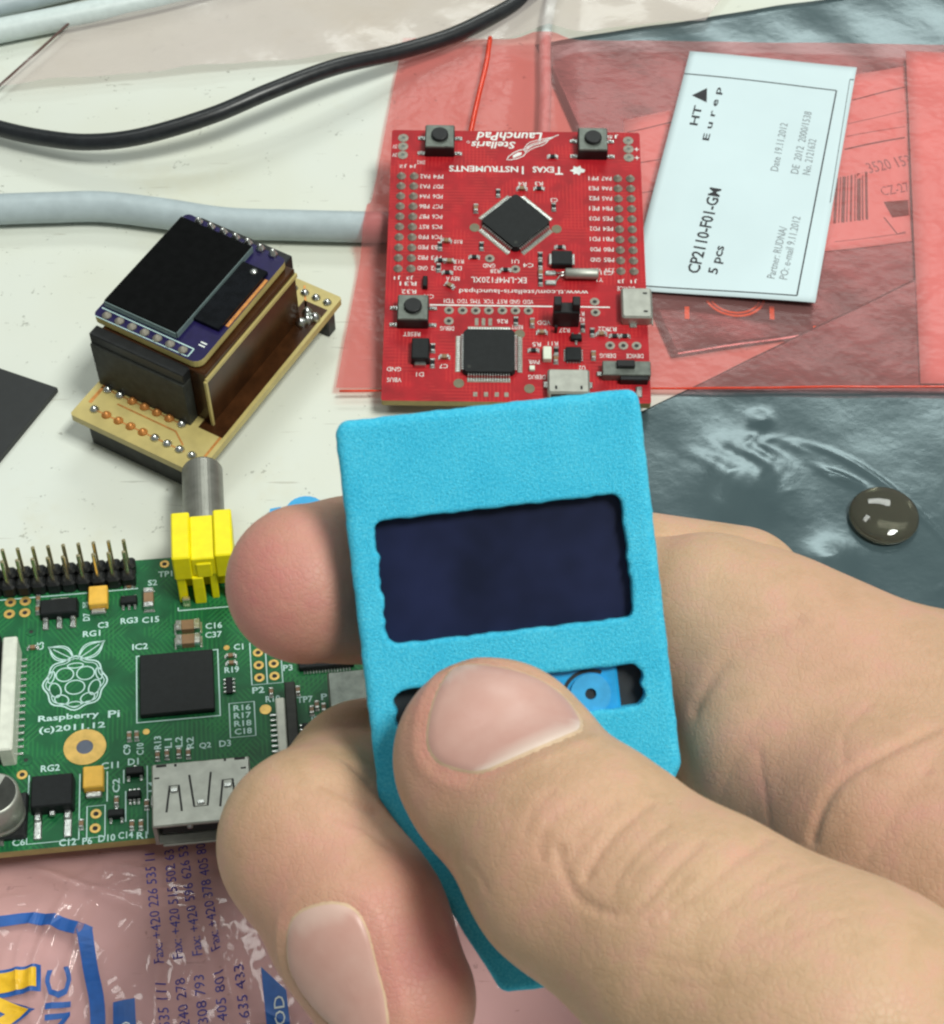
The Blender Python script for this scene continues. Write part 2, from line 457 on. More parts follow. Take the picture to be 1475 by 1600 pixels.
def text(mb, txt, x, y, w, h, z, m, rot=0.0, zf=None, bold=False, shear=0.0, fine=0):
    V, Fs = glyphs(txt, bold)
    for _ in range(fine):                       # cut big letters finer so that they follow a wavy sheet
        V = list(map(tuple, V)); mid = {}; F2 = []
        def mp(i, j):
            k = (min(i, j), max(i, j))
            if k not in mid:
                mid[k] = len(V); V.append(((V[i][0] + V[j][0]) / 2, (V[i][1] + V[j][1]) / 2))
            return mid[k]
        for f in Fs:
            for q in range(1, len(f) - 1):
                a, b, c = f[0], f[q], f[q + 1]; ab, bc, ca_ = mp(a, b), mp(b, c), mp(c, a)
                F2 += [(a, ab, ca_), (ab, b, bc), (ca_, bc, c), (ab, bc, ca_)]
        Fs = F2
    ca, sa = math.cos(rot), math.sin(rot)
    vs = []
    for a, b in V:
        a, b = a * w + b * h * shear, b * h
        px, py = x + a * ca - b * sa, y + a * sa + b * ca
        vs.append((px, py, z if zf is None else zf(px, py) + z))
    mb.add(vs, Fs, m)

def arc(cx, cy, rx, ry, a0, a1, n=18, rot=0.0):
    out = []
    for i in range(n + 1):
        t = math.radians(a0 + (a1 - a0) * i / n)
        a, b = rx * math.cos(t), ry * math.sin(t)
        out.append((cx + a * math.cos(rot) - b * math.sin(rot), cy + a * math.sin(rot) + b * math.cos(rot)))
    return out
def catmull(pts, n=8):
    P = [np.array(p, float) for p in pts]; P = [2 * P[0] - P[1]] + P + [2 * P[-1] - P[-2]]
    out = []
    for i in range(1, len(P) - 2):
        for k in range(n):
            t = k / n
            out.append(0.5 * ((2 * P[i]) + (P[i + 1] - P[i - 1]) * t + (2 * P[i - 1] - 5 * P[i] + 4 * P[i + 1] - P[i + 2]) * t * t + (3 * P[i] - P[i - 1] - 3 * P[i + 1] + P[i + 2]) * t ** 3))
    out.append(P[-2]); return [tuple(p) for p in out]
def wave(x, y, s):
    """smooth, uneven ripple used for lying sheets, about -1..1"""
    return (math.sin(x * 0.11 + y * 0.07 + s) + math.sin(x * 0.043 - y * 0.13 + 2.1 * s) + 0.6 * math.sin(x * 0.23 + y * 0.19 + 3.3 * s)) / 2.6
def inside(poly, x, y):
    c = False; n = len(poly)
    for i in range(n):
        (x0, y0), (x1, y1) = poly[i], poly[(i + 1) % n]
        if (y0 > y) != (y1 > y) and x < (x1 - x0) * (y - y0) / (y1 - y0) + x0: c = not c
    return c
def sheet(quad, nx, ny, zf, m, thick=0.0):
    """lying sheet over the four corners (BL, BR, TR, TL), heights from zf"""
    bl, br, tr, tl = [np.array(p, float) for p in quad]
    vs = []; fs = []
    for j in range(ny + 1):
        for i in range(nx + 1):
            u, v = i / nx, j / ny
            p = (bl * (1 - u) + br * u) * (1 - v) + (tl * (1 - u) + tr * u) * v
            vs.append((p[0], p[1], zf(p[0], p[1])))
    k = nx + 1
    fs = [(j * k + i, j * k + i + 1, (j + 1) * k + i + 1, (j + 1) * k + i) for j in range(ny) for i in range(nx)]
    mb = MB(); mb.add(vs, fs, m, True)
    if thick:
        o = len(vs); vs2 = [(x, y, z - thick) for x, y, z in vs]
        mb.add(vs2, [tuple(reversed(f)) for f in fs], m, True)
        rim = [i for i in range(k)] + [j * k + nx for j in range(1, ny + 1)] + [ny * k + i for i in range(nx - 1, -1, -1)] + [j * k for j in range(ny - 1, 0, -1)]
        km = mb._m(m)
        for a, b in zip(rim, rim[1:] + rim[:1]):
            mb.f.append((b, a, a + o, b + o)); mb.mi.append(km); mb.smooth.append(False)
    return mb

# ================================================================ the table and what lies flat on it
mb = MB(); mb.box((0, 260, -18), (1100, 800, 18), 'table_laminate')
tag(part('tabletop', mb, None), 'worn off-white laminate table top with small scratches', kind='structure')

def cable(name, pts, r, m, label, n=14):
    mb = MB(); mb.tube(catmull(pts, 8), r, m, n)
    return tag(part(name, mb, None), label, 'cable')
cable('black_cable', [(-130, 304, 4), (-107.7, 297.6, 4.0), (-99.1, 294.2, 4.0), (-90.5, 291.1, 4.5), (-80.0, 288.5, 5.5), (-68.5, 288.6, 7.0), (-54.1, 292.6, 9.0), (-42.4, 298.9, 10.0), (-29.5, 307.5, 9.0), (-16.2, 316.0, 6.0), (-5.3, 322.7, 4.6), (3.2, 329.5, 3.9), (10.4, 336.3, 3.4), (17.8, 346.2, 3.0), (26, 362, 3)], 1.75, 'cable_black',
      'thin black cable curving from the left edge up past the red bag')
cable('grey_cable', [(-130, 270, 3.2), (-103.6, 270.7, 3.2), (-95.9, 271.3, 3.2), (-85.5, 271.8, 3.2), (-75.1, 272.0, 3.2), (-63.3, 270.2, 3.2), (-50.1, 267.5, 3.2), (-37.1, 266.8, 3.2), (-19.0, 266.2, 3.2), (-6.0, 265.9, 3.2), (12, 265.5, 3.2)], 3.15, 'cable_grey',
      'thick grey cable lying behind the display module and running under the red bag', 18)
cable('pale_cable', [(-130, 317, 3), (-112.2, 323.8, 3.0), (-104.2, 326.8, 3.0), (-87.9, 332.0, 3.0), (-68.6, 338.6, 3.0), (-50, 346.8, 3.0)], 2.7, 'cable_pale',
      'pale blue-grey cable crossing the top left corner, the nearer of two')
cable('pale_cable', [(-130, 327, 2.8), (-113.6, 332.8, 2.8), (-105.5, 335.5, 2.8), (-97.3, 338.6, 2.8), (-85, 343.7, 2.8)], 2.4, 'cable_grey',
      'grey cable end in the extreme top left corner, behind the paler one')
cable('data_cable', [(24, 358, 2.2), (20.8, 347.2, 2.2), (17.9, 338.2, 2.2), (16.2, 325.1, 2.2), (15.8, 308.4, 2.2), (15.1, 292.5, 2.2), (14.8, 284, 2.2)], 1.3, 'cable_pale',
      'grey cable seen through the red bag above the red circuit board')

# ---- clear plastic bag along the far edge
def z_clear(x, y): return 2.6 + 0.9 * wave(x * 1.6, y * 1.9, 1.3) + max(0, 3.2 - abs(x - 17) * 0.4)
t = thing('clear_plastic_bag', 'crumpled clear plastic bag lying across the far edge of the table', 'plastic bag')
part('film', sheet([(-102, 309), (52, 331.5), (75, 372), (-62, 372)], 70, 22, z_clear, 'film_clear'), t)
part('edge_with_shadow', MB().tube([(-103, 307.5, 2.4), (-93, 323, 3.0), (-84, 337.6, 3.4), (-70, 360, 3.4)], 0.32, 'film_edge_shadow', 6), t, label='bag edge with its shadow put in as dark brown')  # edge bead coloured dark to carry the cast shadow of the sheet

# ---- grey antistatic bags
def z_esd_far(x, y): return 0.55 + 0.35 * wave(x * 1.5, y * 1.3, 4.0)
t = thing('antistatic_bag', 'grey antistatic bag under the red bag, carrying a barcode sticker', 'antistatic bag')
part('foil', sheet([(38.5, 234), (128, 252), (128, 352), (14, 325.5)], 60, 60, z_esd_far, 'esd_bag', 0.12), t)
o = MB(); o.ribbon(arc(51.9, 250.6, 6.0, 6.0, 200, 340), 0.55, 0.08, 'ink_orange', zf=z_esd_far); part('symbol_ring', o, t, label='orange ring of the printed warning symbol')
o = MB(); o.ribbon(arc(51.9, 250.6, 5.2, 5.2, 205, 335), 0.45, 0.08, 'ink_orange', zf=z_esd_far); part('symbol_ring', o, t)
for pts, w in (([(42.2, 246.8), (42.0, 243.6)], 0.9), ([(58.9, 247.2), (58.7, 243.8)], 0.9), ([(35.4, 298.5), (35.2, 291.5), (37.4, 286)], 2.6), ([(66.5, 241.8), (71, 240.4)], 0.6)):
    o = MB(); o.ribbon(pts, w, 0.08, 'ink_orange', zf=z_esd_far); part('symbol_mark', o, t)
st = sheet([(31.5, 255.1), (88.9, 264.8), (94.9, 318.1), (32.4, 300.7)], 14, 14, lambda x, y: z_esd_far(x, y) + 0.16, 'paper_white', 0.08)
sticker = tag(part('barcode_sticker', st, None), 'white sticker with barcode and ruled lines seen through the red film', 'sticker')
o = MB(); zs = lambda x, y: z_esd_far(x, y)
for a, b, w in (((81.9, 306.7), (93.8, 311.0), .35), ((80.0, 299.0), (92.7, 303.2), .14), ((79.3, 295.2), (92.1, 298.3), .14), ((78.4, 291.4), (91.6, 294.9), .4), ((73.2, 264.5), (88.0, 267.0), .14), ((33, 297), (46, 300.8), .3), ((33, 287), (45, 290), .25), ((33, 278), (42, 280), .2)):
    o = MB(); o.ribbon([tuple(np.array(a) + (np.array(b) - np.array(a)) * k / 8) for k in range(9)], w, 0.22, 'ink_brown', zf=zs); part('ruled_line', o, sticker)
for k in range(9):
    u = k / 8
    a = np.array((75.9, 283.0)) * (1 - u) + np.array((82.2, 284.9)) * u; b = np.array((73.9, 269.9)) * (1 - u) + np.array((80.6, 271.0)) * u
    o = MB(); o.ribbon([tuple(a + (b - a) * j / 5) for j in range(6)], (0.55, 0.25, 0.7, 0.25, 0.4, 0.25, 0.8, 0.3, 0.5)[k], 0.22, 'ink_brown', zf=zs); part('bar', o, sticker)
o = MB(); text(o, '3520 153', 87.2, 287.0, 9.5, 3.0, 0.22, 'ink_grey', 0.25, zf=zs)
text(o, 'CZ-27', 87.5, 279.8, 6.0, 2.6, 0.22, 'ink_grey', 0.2, zf=zs)
part('lettering', o, sticker)
o = MB(); o.add([(84.7, 276.2, zs(84.7, 276) + .22), (85.9, 271.6, zs(86, 271) + .22), (89.4, 272.2, zs(89, 272) + .22), (89.8, 276.6, zs(90, 276) + .22)], [(0, 1, 2, 3)], 'ink_brown')
part('dark_patch', o, sticker)
o = MB(); o.ribbon([(84.2, 271.6), (86.2, 266.8), (88.0, 267.4)], 0.25, 0.22, 'ink_brown', zf=zs)
part('drawn_mark', o, sticker)

def dent(x, y, cx, cy, r, a): return a * math.exp(-((x - cx) ** 2 + (y - cy) ** 2) / (r * r))
FOLDS = [(51.5, 213, 0.9, 2.5, 0.5), (53.5, 210.5, 2.3, 2.0, 0.5), (49.5, 211.5, 1.7, 2.2, 0.4), (55.2, 213.5, 0.3, 1.8, 0.4), (60, 211.5, 2.6, 2.2, 0.4), (47.5, 205, 0.6, 2.0, 0.4), (68, 204.1, -0.55, 2.6, 0.55), (54, 217.5, 0.2, 1.6, 0.4), (57.5, 201, 0.5, 1.2, 0.35), (62.5, 186, 0.5, 2.0, 0.4), (57, 196, 2.0, 1.0, 0.3), (82, 180, 1.0, 1.2, 0.3)]
def z_esd_near(x, y):
    w = 1.35 + 0.22 * wave(x * 1.2, y * 1.1, 0.4)
    g = math.exp(-((x - 50) ** 2 + (y - 208.5) ** 2) / 75)
    w += dent(x, y, 49.0, 203.5, 8.0, 1.35) + g * (0.08 * math.sin(x * 0.9 + y * 0.55 + 1.6 * math.sin(y * 0.45)) + 0.02 * math.sin(x * 2.1 - y * 1.3))
    w += dent(x, y, 63.3, 185.6, 4.5, 0.9) + dent(x, y, 53.9, 218.0, 2.2, 0.4)
    w += 0.45 * math.exp(-(((x - 68) * 0.6 + (y - 204.1)) / 0.8) ** 2) * math.exp(-((x - 68) ** 2) / 12)
    w += 0.28 * math.exp(-(((x - 74) * 1.05 + (y - 204) + 0.03 * (x - 74) ** 2) / 0.7) ** 2) * math.exp(-((x - 76) ** 2 + (y - 202) ** 2) / 220)
    for (cx, cy, an, ln, am) in FOLDS:
        ca_, sa_ = math.cos(an), math.sin(an); u = (x - cx) * ca_ + (y - cy) * sa_; v = -(x - cx) * sa_ + (y - cy) * ca_ + 0.03 * u * u
        if abs(u) < 2.2 * ln and abs(v) < 3: w += 0.3 * am * math.exp(-(u / ln) ** 2) * math.exp(-abs(v) / 0.45)
    return max(w, 0.9)
t = thing('antistatic_bag', 'large crinkled grey antistatic bag beside the hand, a clear dome on it', 'antistatic bag')
part('foil', sheet([(22, 214), (45, 105), (155, 140), (128, 278)], 230, 200, z_esd_near, 'esd_bag', 0.12), t)

# clear domed foot
t = thing('rubber_foot', 'clear domed rubber foot lying on the grey antistatic bag', 'rubber foot', (73.9, 195.2, 2.0))
R0 = 6.3
prof = [(R0 * 0.97, 0.0), (R0, 0.25)] + [(R0 * math.cos(a), 0.25 + 2.2 * math.sin(a)) for a in [math.radians(12 * k) for k in range(1, 8)]] + [(0.05, 2.46)]
part('dome', MB().lathe((0, 0, 0), prof, 'clear_rubber', 40), t)

# white slip of paper inside the red bag
def z_slip(x, y): return 1.75 + 0.1 * wave(x, y, 2.0)
tag(part('paper_slip', sheet([(85.0, 226.5), (128, 226), (128, 320), (95.3, 321.5)], 12, 20, z_slip, 'paper_white', 0.1), None), 'white paper slip seen through the red film at the right edge', 'paper')

# ---- red translucent bag
def z_red(x, y):
    z = 2.25 + 0.22 * wave(x * 1.4, y * 1.5, 5.0)
    if x < 32: z = max(z, 2.2 + 4.75 * math.exp(-(max(0, abs(y - 266.0) - 2.2) / 4.0) ** 2) * min(1, max(0, (32 - x) / 14)))
    if y > 280: z = max(z, 2.2 + 2.3 * math.exp(-(max(0, abs(x - 15.8) - 1.2) / 3.5) ** 2))
    return z
t = thing('red_plastic_bag', 'red translucent zip bag under the red circuit board and paper label', 'plastic bag')
part('film', sheet([(-25.7, 225.0), (128, 223.9), (128, 322.5), (-15.2, 325.3)], 110, 90, z_red, 'film_red'), t)
o = MB()
zp = catmull([(4.0, 325.0), (3.1, 316.3), (1.4, 306.0), (-0.6, 292.0), (-2.5, 272), (-6, 226)], 6)
o.tube([(x, y, z_red(x, y) + 0.25) for x, y in zp], 0.55, 'film_seam', 8)
part('zip_seal', o, t, label='bright red zip seal')
o = MB()
o.tube([(x, 224.4 + 0.01 * x, z_red(x, 224.6) + 0.05) for x in range(-25, 128, 3)], 0.22, 'film_seam', 6)
part('bottom_seam', o, t)

# ---- paper label lying on the red bag
PZ = 3.15
def z_lab(x, y): return PZ + 0.45 * math.sin((x - 40) * 0.085 + (y - 280) * 0.02) + 0.3 * math.sin(y * 0.075) + 0.0016 * max(0, y - 292) ** 2 + 0.35
t = thing('paper_label', 'white paper label printed with a part number lying on the red bag', 'paper label')
part('sheet', sheet([(30.5, 249.4), (66.8, 245.2), (83.3, 314.0), (47.3, 317.9)], 24, 36, z_lab, 'paper', 0.06), t)
o = MB()
def ruled(a, b, w, m='ink'):
    a = np.array(a, float); b = np.array(b, float)
    o.ribbon([tuple(a + (b - a) * k / 14) for k in range(15)], w, 0.05, m, zf=z_lab)
ruled((45.7, 311.2), (78.1, 306.8), 0.28); ruled((78.1, 306.8), (63.4, 247.0), 0.28); ruled((63.4, 247.0), (32.6, 250.4), 0.28)
ruled((81.4, 310.3), (82.3, 310.2), 0.25); ruled((81.4, 310.3), (72.7, 272.3), 0.12)
RT = math.radians(75.5)
def lab(txt, a, b, h, m='ink', bold=False, off=0.0):
    a = np.array(a, float); b = np.array(b, float); d = b - a; L = float(np.hypot(*d)); c = (a + b) / 2
    text(o, txt, c[0] + off, c[1], L, h, 0.05, m, math.atan2(d[1], d[0]), zf=z_lab, bold=bold)
lab('CP2110-F01-GM', (43.6, 253.4), (49.8, 276.4), 2.5, bold=True)
lab('5 pcs', (47.7, 253.0), (49.7, 260.3), 2.5, bold=True)
lab('HT', (46.6, 295.5), (48.1, 301.4), 1.7, bold=True)
o.add([(x, y, z_lab(x, y) + 0.05) for x, y in ((46.9, 304.6), (50.3, 306.8), (49.9, 302.4))], [(0, 2, 1)], 'ink')
lab('E u r e p', (49.0, 290.7), (53.0, 307.0), 1.8, bold=True)
lab('Date 19.11.2012', (62.2, 281.4), (65.8, 296.2), 1.6, 'ink_grey')
lab('DE  2012  2000/1538', (66.3, 280.7), (71.3, 300.0), 1.6, 'ink_grey')
lab('No. 2121632', (68.7, 280.4), (71.3, 291.4), 1.6, 'ink_grey')
lab('Partner: RUDNA/', (58.7, 251.6), (62.5, 265.3), 1.6, 'ink_grey')
lab('PO: e-mail 9.11.2012', (61.1, 251.3), (65.5, 268.2), 1.6, 'ink_grey')
part('print', o, t)

# ---- black card corner and blue scrap
tag(part('black_card', MB().prism([(-78.6, 225.8), (-100.5, 234.9), (-112, 206), (-88.0, 207.0)], 0.1, 1.3, 'black_card'), None), 'corner of a black card reaching in at the left edge', 'card')
o = MB()
o.prism(arc(-29.9, 195.9, 3.6, 3.4, 0, 345, 22), 0.05, 2.6, 'blue_plastic')
o.prism([(-36.6, 195.4), (-33.0, 194.2), (-32.6, 196.2), (-34.6, 197.6), (-36.4, 197.2)], 0.05, 1.6, 'blue_plastic')
tag(part('blue_disc', o, None), 'small blue plastic disc on the table behind the fingertip', 'plastic disc')

# ---- printed pink bag in the near left corner
CRINKLES = [(-66, 124, -0.45, 5, 0.9), (-58, 122, 0.5, 4, 0.8), (-64, 117, 1.1, 5, 0.8), (-69, 112, 1.5, 6, 0.9), (-72, 121, 0.2, 5, 0.7), (-55, 112, 1.2, 5, 0.6), (-37, 112, 1.9, 4, 1.1), (-34.5, 108, 1.95, 5, 1.2), (-48, 107, 1.6, 4, 0.8), (-44, 119, 0.2, 4, 0.4), (-53, 126, -0.2, 5, 0.6), (-33, 101, 1.7, 5, 0.8), (-60, 101, 1.4, 5, 0.7)]
CRINKLES += [(random.uniform(-95, 20), random.uniform(70, 130), random.uniform(0, 3.1), random.uniform(2, 5), random.uniform(0.2, 0.6)) for _ in range(60)]
def z_pink(x, y):
    z = 3.4 + 0.8 * wave(x * 2.0, y * 1.7, 0.9) + 0.35 * math.sin(x * 0.5 + y * 0.33)
    z += 1.5 * math.exp(-(((x + 68) * 0.35 + (y - 125)) / 1.1) ** 2) * math.exp(-((x + 62) / 9) ** 2)      # ridge along the board
    z += 1.1 * math.exp(-(((x + 66.5) - 0.18 * (y - 108) ** 2 * 0.12) / 0.9) ** 2) * math.exp(-((y - 112) / 11) ** 2)
    z += 0.8 * math.exp(-(((x + 61.0) - 0.25 * (y - 112)) / 0.7) ** 2) * math.exp(-((y - 114) / 9) ** 2)
    z += 1.3 * math.exp(-(((x + 37.0) + 0.32 * (y - 108)) / 0.9) ** 2) * math.exp(-((y - 108) / 9) ** 2)
    z += 0.7 * math.exp(-(((x + 47.5) + 0.1 * (y - 108)) / 0.6) ** 2) * math.exp(-((y - 107) / 5) ** 2)
    for (cx, cy, an, ln, am) in CRINKLES:
        ca_, sa_ = math.cos(an), math.sin(an); u = (x - cx) * ca_ + (y - cy) * sa_; v = -(x - cx) * sa_ + (y - cy) * ca_ + 0.02 * u * u
        if abs(u) < 2.2 * ln and abs(v) < 4: z += am * math.exp(-(u / ln) ** 2) * math.exp(-abs(v) / 0.55)
    return max(0.8, min(z, 6.4)) if y > 120 else max(0.8, z)
t = thing('pink_printed_bag', 'glossy pink bag with blue and yellow print in the near left corner', 'plastic bag')
part('film', sheet([(-100, 62), (28, 66), (22, 136), (-100, 134)], 260, 150, z_pink, 'film_pink'), t)
zb = z_pink
o = MB()
o.ribbon(catmull([(-80, 116.0), (-72.6, 116.9), (-68.8, 117.6), (-65.3, 117.1), (-58.4, 114.9)], 6), 1.9, 0.14, 'ink_blue', zf=zb)
o.ribbon(catmull([(-59.4, 115.6), (-57.9, 109.6), (-56.4, 104.6), (-55.6, 99.6), (-55.0, 92)], 6), 2.3, 0.13, 'ink_blue', zf=zb)
V90 = math.radians(97)
def letter_m(w, h, t, z, m, gx, gy):
    """block letter M: two stems and two diagonals"""
    ca_, sa_ = math.cos(V90), math.sin(V90)
    def q(u, v): return (gx + u * ca_ - v * sa_, gy + u * sa_ + v * ca_)
    for quad in (((-w / 2, 0), (-w / 2 + t, 0), (-w / 2 + t, h), (-w / 2, h)), ((w / 2 - t, 0), (w / 2, 0), (w / 2, h), (w / 2 - t, h)),
                 ((-w / 2 + t * 0.98, h - t * 1.25), (0, h * 0.28 - t * 0.6), (0, h * 0.28 + t * 0.65), (-w / 2 + t * 0.98, h)), ((0, h * 0.28 - t * 0.6), (w / 2 - t * 0.98, h - t * 1.25), (w / 2 - t * 0.98, h), (0, h * 0.28 + t * 0.65))):
        strip([q(*p) for p in quad], m, z)
text(o, 'NIC', -62.1, 103.6, 12.0, 3.9, 0.15, 'ink_blue', V90, zf=zb, bold=True, fine=2)
def strip(poly, m, z):
    """printed patch cut into rows so that it follows the film"""
    (ax, ay), (bx, by), (cx, cy), (dx, dy) = poly; n = 30
    vs = []; fs = []
    for j in range(n + 1):
        v = j / n
        for i in range(5):
            u = i / 4
            x = (ax * (1 - u) + bx * u) * (1 - v) + (dx * (1 - u) + cx * u) * v; y = (ay * (1 - u) + by * u) * (1 - v) + (dy * (1 - u) + cy * u) * v
            vs.append((x, y, zb(x, y) + z))
    fs = [(j * 5 + i, j * 5 + i + 1, (j + 1) * 5 + i + 1, (j + 1) * 5 + i) for j in range(n) for i in range(4)]
    o.add(vs, fs, m)
letter_m(13.6, 11.6, 4.1, 0.12, 'ink_blue', -64.6, 103.2)
letter_m(12.4, 10.4, 2.9, 0.26, 'ink_yellow', -65.2, 103.2)
strip([(-52.4, 92), (-48.6, 92.8), (-50.6, 104.7), (-53.8, 104.0)], 'ink_blue', 0.13)
text(o, 'O', -51.4, 100.0, 1.8, 1.6, 0.2, 'silk', V90, zf=zb)
strip([(-29.2, 92), (-25.6, 92), (-27.9, 105.8), (-32.0, 109.6)], 'ink_blue', 0.13)
text(o, 'HOD', -28.6, 101.6, 6.6, 1.6, 0.2, 'silk', V90, zf=zb)
rows = [('Fax: +420 226 535 11', (-47.6, 110.4), (-50.9, 128.6)), ('Fax: +420 515 502 63', (-44.8, 111.2), (-47.9, 129.2)), ('Fax: +420 596 626 53', (-41.9, 111.8), (-45.7, 129.6)), ('Fax: +420 378 405 80', (-39.1, 112.5), (-42.9, 129.9)),
        ('226 535 111', (-44.8, 96.0), (-47.0, 107.1)), ('515 240 278', (-41.9, 96.2), (-44.2, 107.9)), ('596 308 793', (-39.2, 96.4), (-41.4, 108.5)), ('378 405 801', (-36.4, 96.6), (-38.4, 109.0)), ('420 635 433', (-33.0, 96.8), (-35.4, 109.8))]
for tx, a, b in rows:
    a = np.array(a); b = np.array(b); d = b - a; c = (a + b) / 2
    text(o, tx, c[0], c[1], float(np.hypot(*d)), 1.55, 0.16, 'ink_violet', math.atan2(d[1], d[0]), zf=zb, fine=1)
text(o, 'a', -24.4, 100.0, 1.3, 1.3, 0.14, 'ink_violet', V90, zf=zb)
part('print', o, t, label='blue, violet and yellow print')

# ================================================================ electronic parts shared by the boards
_PC = {}
def proto(key, fn):
    if key not in _PC: _PC[key] = fn().mesh(key[0])
    return _PC[key]
def smd(parent, name, x, y, w, l, h, body, rz=0.0, ends='solder', z=0.0, lift=0.03):
    """two-terminal chip part, terminals at both ends of its length"""
    def f():
        m = MB()
        m.box((0, 0, lift), (w * 0.96, l * 0.5, h * 0.95), body, 0.04)
        e = l * 0.25
        for s in (-1, 1): m.box((0, s * (l / 2 - e / 2), lift), (w, e, h), ends, min(0.08, h * 0.3))
        for s in (-1, 1): m.box((0, s * (l / 2 + 0.12), 0.0), (w * 1.15, 0.34, 0.12), 'solder', 0.05)
        return m
    return place(name, proto((name, w, l, h, body, ends), f), parent, (x, y, z), rz)
def pad_hole(parent, name, x, y, r1, r0, m='solder_dull', hole='hole_dark'):
    def f():
        a = MB(); a.ring((0, 0, 0), r0, r1, 0.09, m, 18); a.cyl((0, 0, -0.02), r0 * 1.02, 0.05, hole, 14); return a
    return place(name, proto((name, r1, r0, m, hole), f), parent, (x, y, 0.01))
def sot(parent, name, x, y, w, l, h, bot, top, rz=0.0, body='chip_black', leg='solder'):
    t_ = place(name, proto((name, w, l, h), lambda: MB().box((0, 0, 0.12), (w, l, h), body, 0.14, taper=0.06)), parent, (x, y, 0), rz)
    lw = 0.45
    def lf():
        m = MB(); m.box((0, 0, 0.02), (lw, 0.75, 0.16), leg, 0.05); m.box((0, 0.3, 0.16), (lw, 0.2, h * 0.45), leg, 0.04); return m
    me = proto(('pin', h, lw), lf)
    for k in range(bot):
        px = 0 if bot == 1 else -w / 2 + 0.45 + (w - 0.9) * k / (bot - 1)
        place('pin', me, t_, (px, -l / 2 - 0.38, 0))
    for k in range(top):
        px = 0 if top == 1 else -w / 2 + 0.45 + (w - 0.9) * k / (top - 1)
        place('pin', me, t_, (px, l / 2 + 0.38, 0), math.pi)
    return t_
def qfp(parent, name, x, y, s, npin, span, rz=0.0, label=None):
    """flat chip with gull-wing leads on four sides"""
    b = MB()
    c = s / 2; k = 0.55
    poly = [(-c + k, -c), (c - k, -c), (c, -c + k), (c, c - k), (c - k, c), (-c + k, c), (-c, c - k), (-c, -c + k)]
    b.prism(poly, 0.12, 0.75, 'chip_black')
    p2 = [(a * 0.975, d * 0.975) for a, d in poly]
    b.prism(p2, 0.75, 1.4, 'chip_black')
    b.cyl((-c + 1.2, -c + 1.2, 1.4), 0.35, 0.015, 'plastic_dark', 14)
    chip = part(name, b, parent, (x, y, 0), rz, label=label)
    L = MB(); pitch = span / (npin - 1)
    for i in range(npin):
        a = -span / 2 + i * pitch; w = pitch * 0.5
        prof = [(c - 0.1, 0.85), (c + 0.35, 0.85), (c + 0.6, 0.2), (c + 1.15, 0.14)]
        vs = [(a - w / 2, -q, zz) for q, zz in prof] + [(a + w / 2, -q, zz) for q, zz in prof]
        vs += [(a - w / 2, -q, zz - 0.13) for q, zz in prof] + [(a + w / 2, -q, zz - 0.13) for q, zz in prof]
        fs = [(i_, i_ + 1, i_ + 5, i_ + 4) for i_ in range(3)] + [(8 + i_, i_, i_ + 4, 12 + i_)[::1] for i_ in (3,)]
        fs += [(i_ + 1, i_, i_ + 8, i_ + 9) for i_ in range(3)] + [(i_ + 4, i_ + 5, i_ + 13, i_ + 12) for i_ in range(3)]
        L.add(vs, fs, 'solder')
    L.box((0, -c - 0.95, 0.004), (span + pitch, 0.9, 0.03), 'solder_dull')
    me = L.mesh('lead_row')
    for q in range(4): place('lead_row', me, chip, (0, 0, 0), q * math.pi / 2, kind='stuff')
    return chip
def board_plate(parent, x0, x1, y0, y1, th, m, edge='pcb_edge', r=0.8, name='board', z1=0.0):
    poly = []
    for cx, cy, a in ((x1 - r, y0 + r, -90), (x1 - r, y1 - r, 0), (x0 + r, y1 - r, 90), (x0 + r, y0 + r, 180)):
        poly += arc(cx, cy, r, r, a, a + 90, 5)
    b = MB(); b.prism(poly, z1 - th, z1, edge, m)
    return part(name, b, parent)

# ================================================================ red development board
LP_R = ((0.9999, 0.0106, 0.0054), (-0.0099, 0.9931, -0.1172), (-0.0066, 0.1171, 0.9931))
lp = thing('red_circuit_board', 'red development circuit board with two square chips lying on the red bag', 'circuit board', (8.75, 272.0, 11.3), LP_R)
board_plate(lp, -25.1, 25.1, -53.2, 11.95, 1.6, 'pcb_red', r=0.5)
for sx in (-1, 1):
    part('pin_socket', MB().box((sx * 21.6, -11.4, -4.2), (5.0, 25.6, 2.6), 'plastic_black', 0.1), lp)
    part('rubber_foot', MB().cyl((sx * 22.5, -50.5, -2.6), 2.2, 1.0, 'plastic_black', 14), lp)

# solder pads of the four pin columns
for sx in (-1, 1):
    for col in (22.86, 20.32):
        for k in range(10):
            place('solder_pad', proto(('solder_pad', 'pin'), lambda: MB().lathe((0, 0, 0), [(0.95, 0), (0.9, 0.1), (0.5, 0.4), (0.34, 0.9), (0.12, 1.0)], 'solder_dull', 12)), lp, (sx * col, -2.54 * k, 0.005))
for y in (9.8, 7.6, 5.4):
    for sx in (-1, 1): pad_hole(lp, 'solder_pad', sx * 22.75, y, 1.05, 0.4, hole='steel_dark')
HOLES = [(-12.8, -32.6), (-10.2, -32.6), (-7.7, -32.6), (-5.2, -32.55), (-2.6, -32.5), (-0.1, -32.5), (2.4, -32.5), (-12.8, -35.1), (15.1, -30.2), (15.2, -32.7), (17.8, -40.3), (20.3, -40.3), (22.8, -40.3), (-5.1, -20.2), (-0.1, -22.7)]
for x, y in HOLES: pad_hole(lp, 'plated_hole', x, y, 0.92, 0.42)
for x, y in ((-8.1, -12.7), (8.0, -12.8), (0.7, -37.9), (-10.7, -49.2), (2.5, -50.2)):
    place('test_pad', proto(('test_pad',), lambda: MB().cyl((0, 0, 0), 1.0, 0.06, 'pad_olive', 20)), lp, (x, y, 0.005))

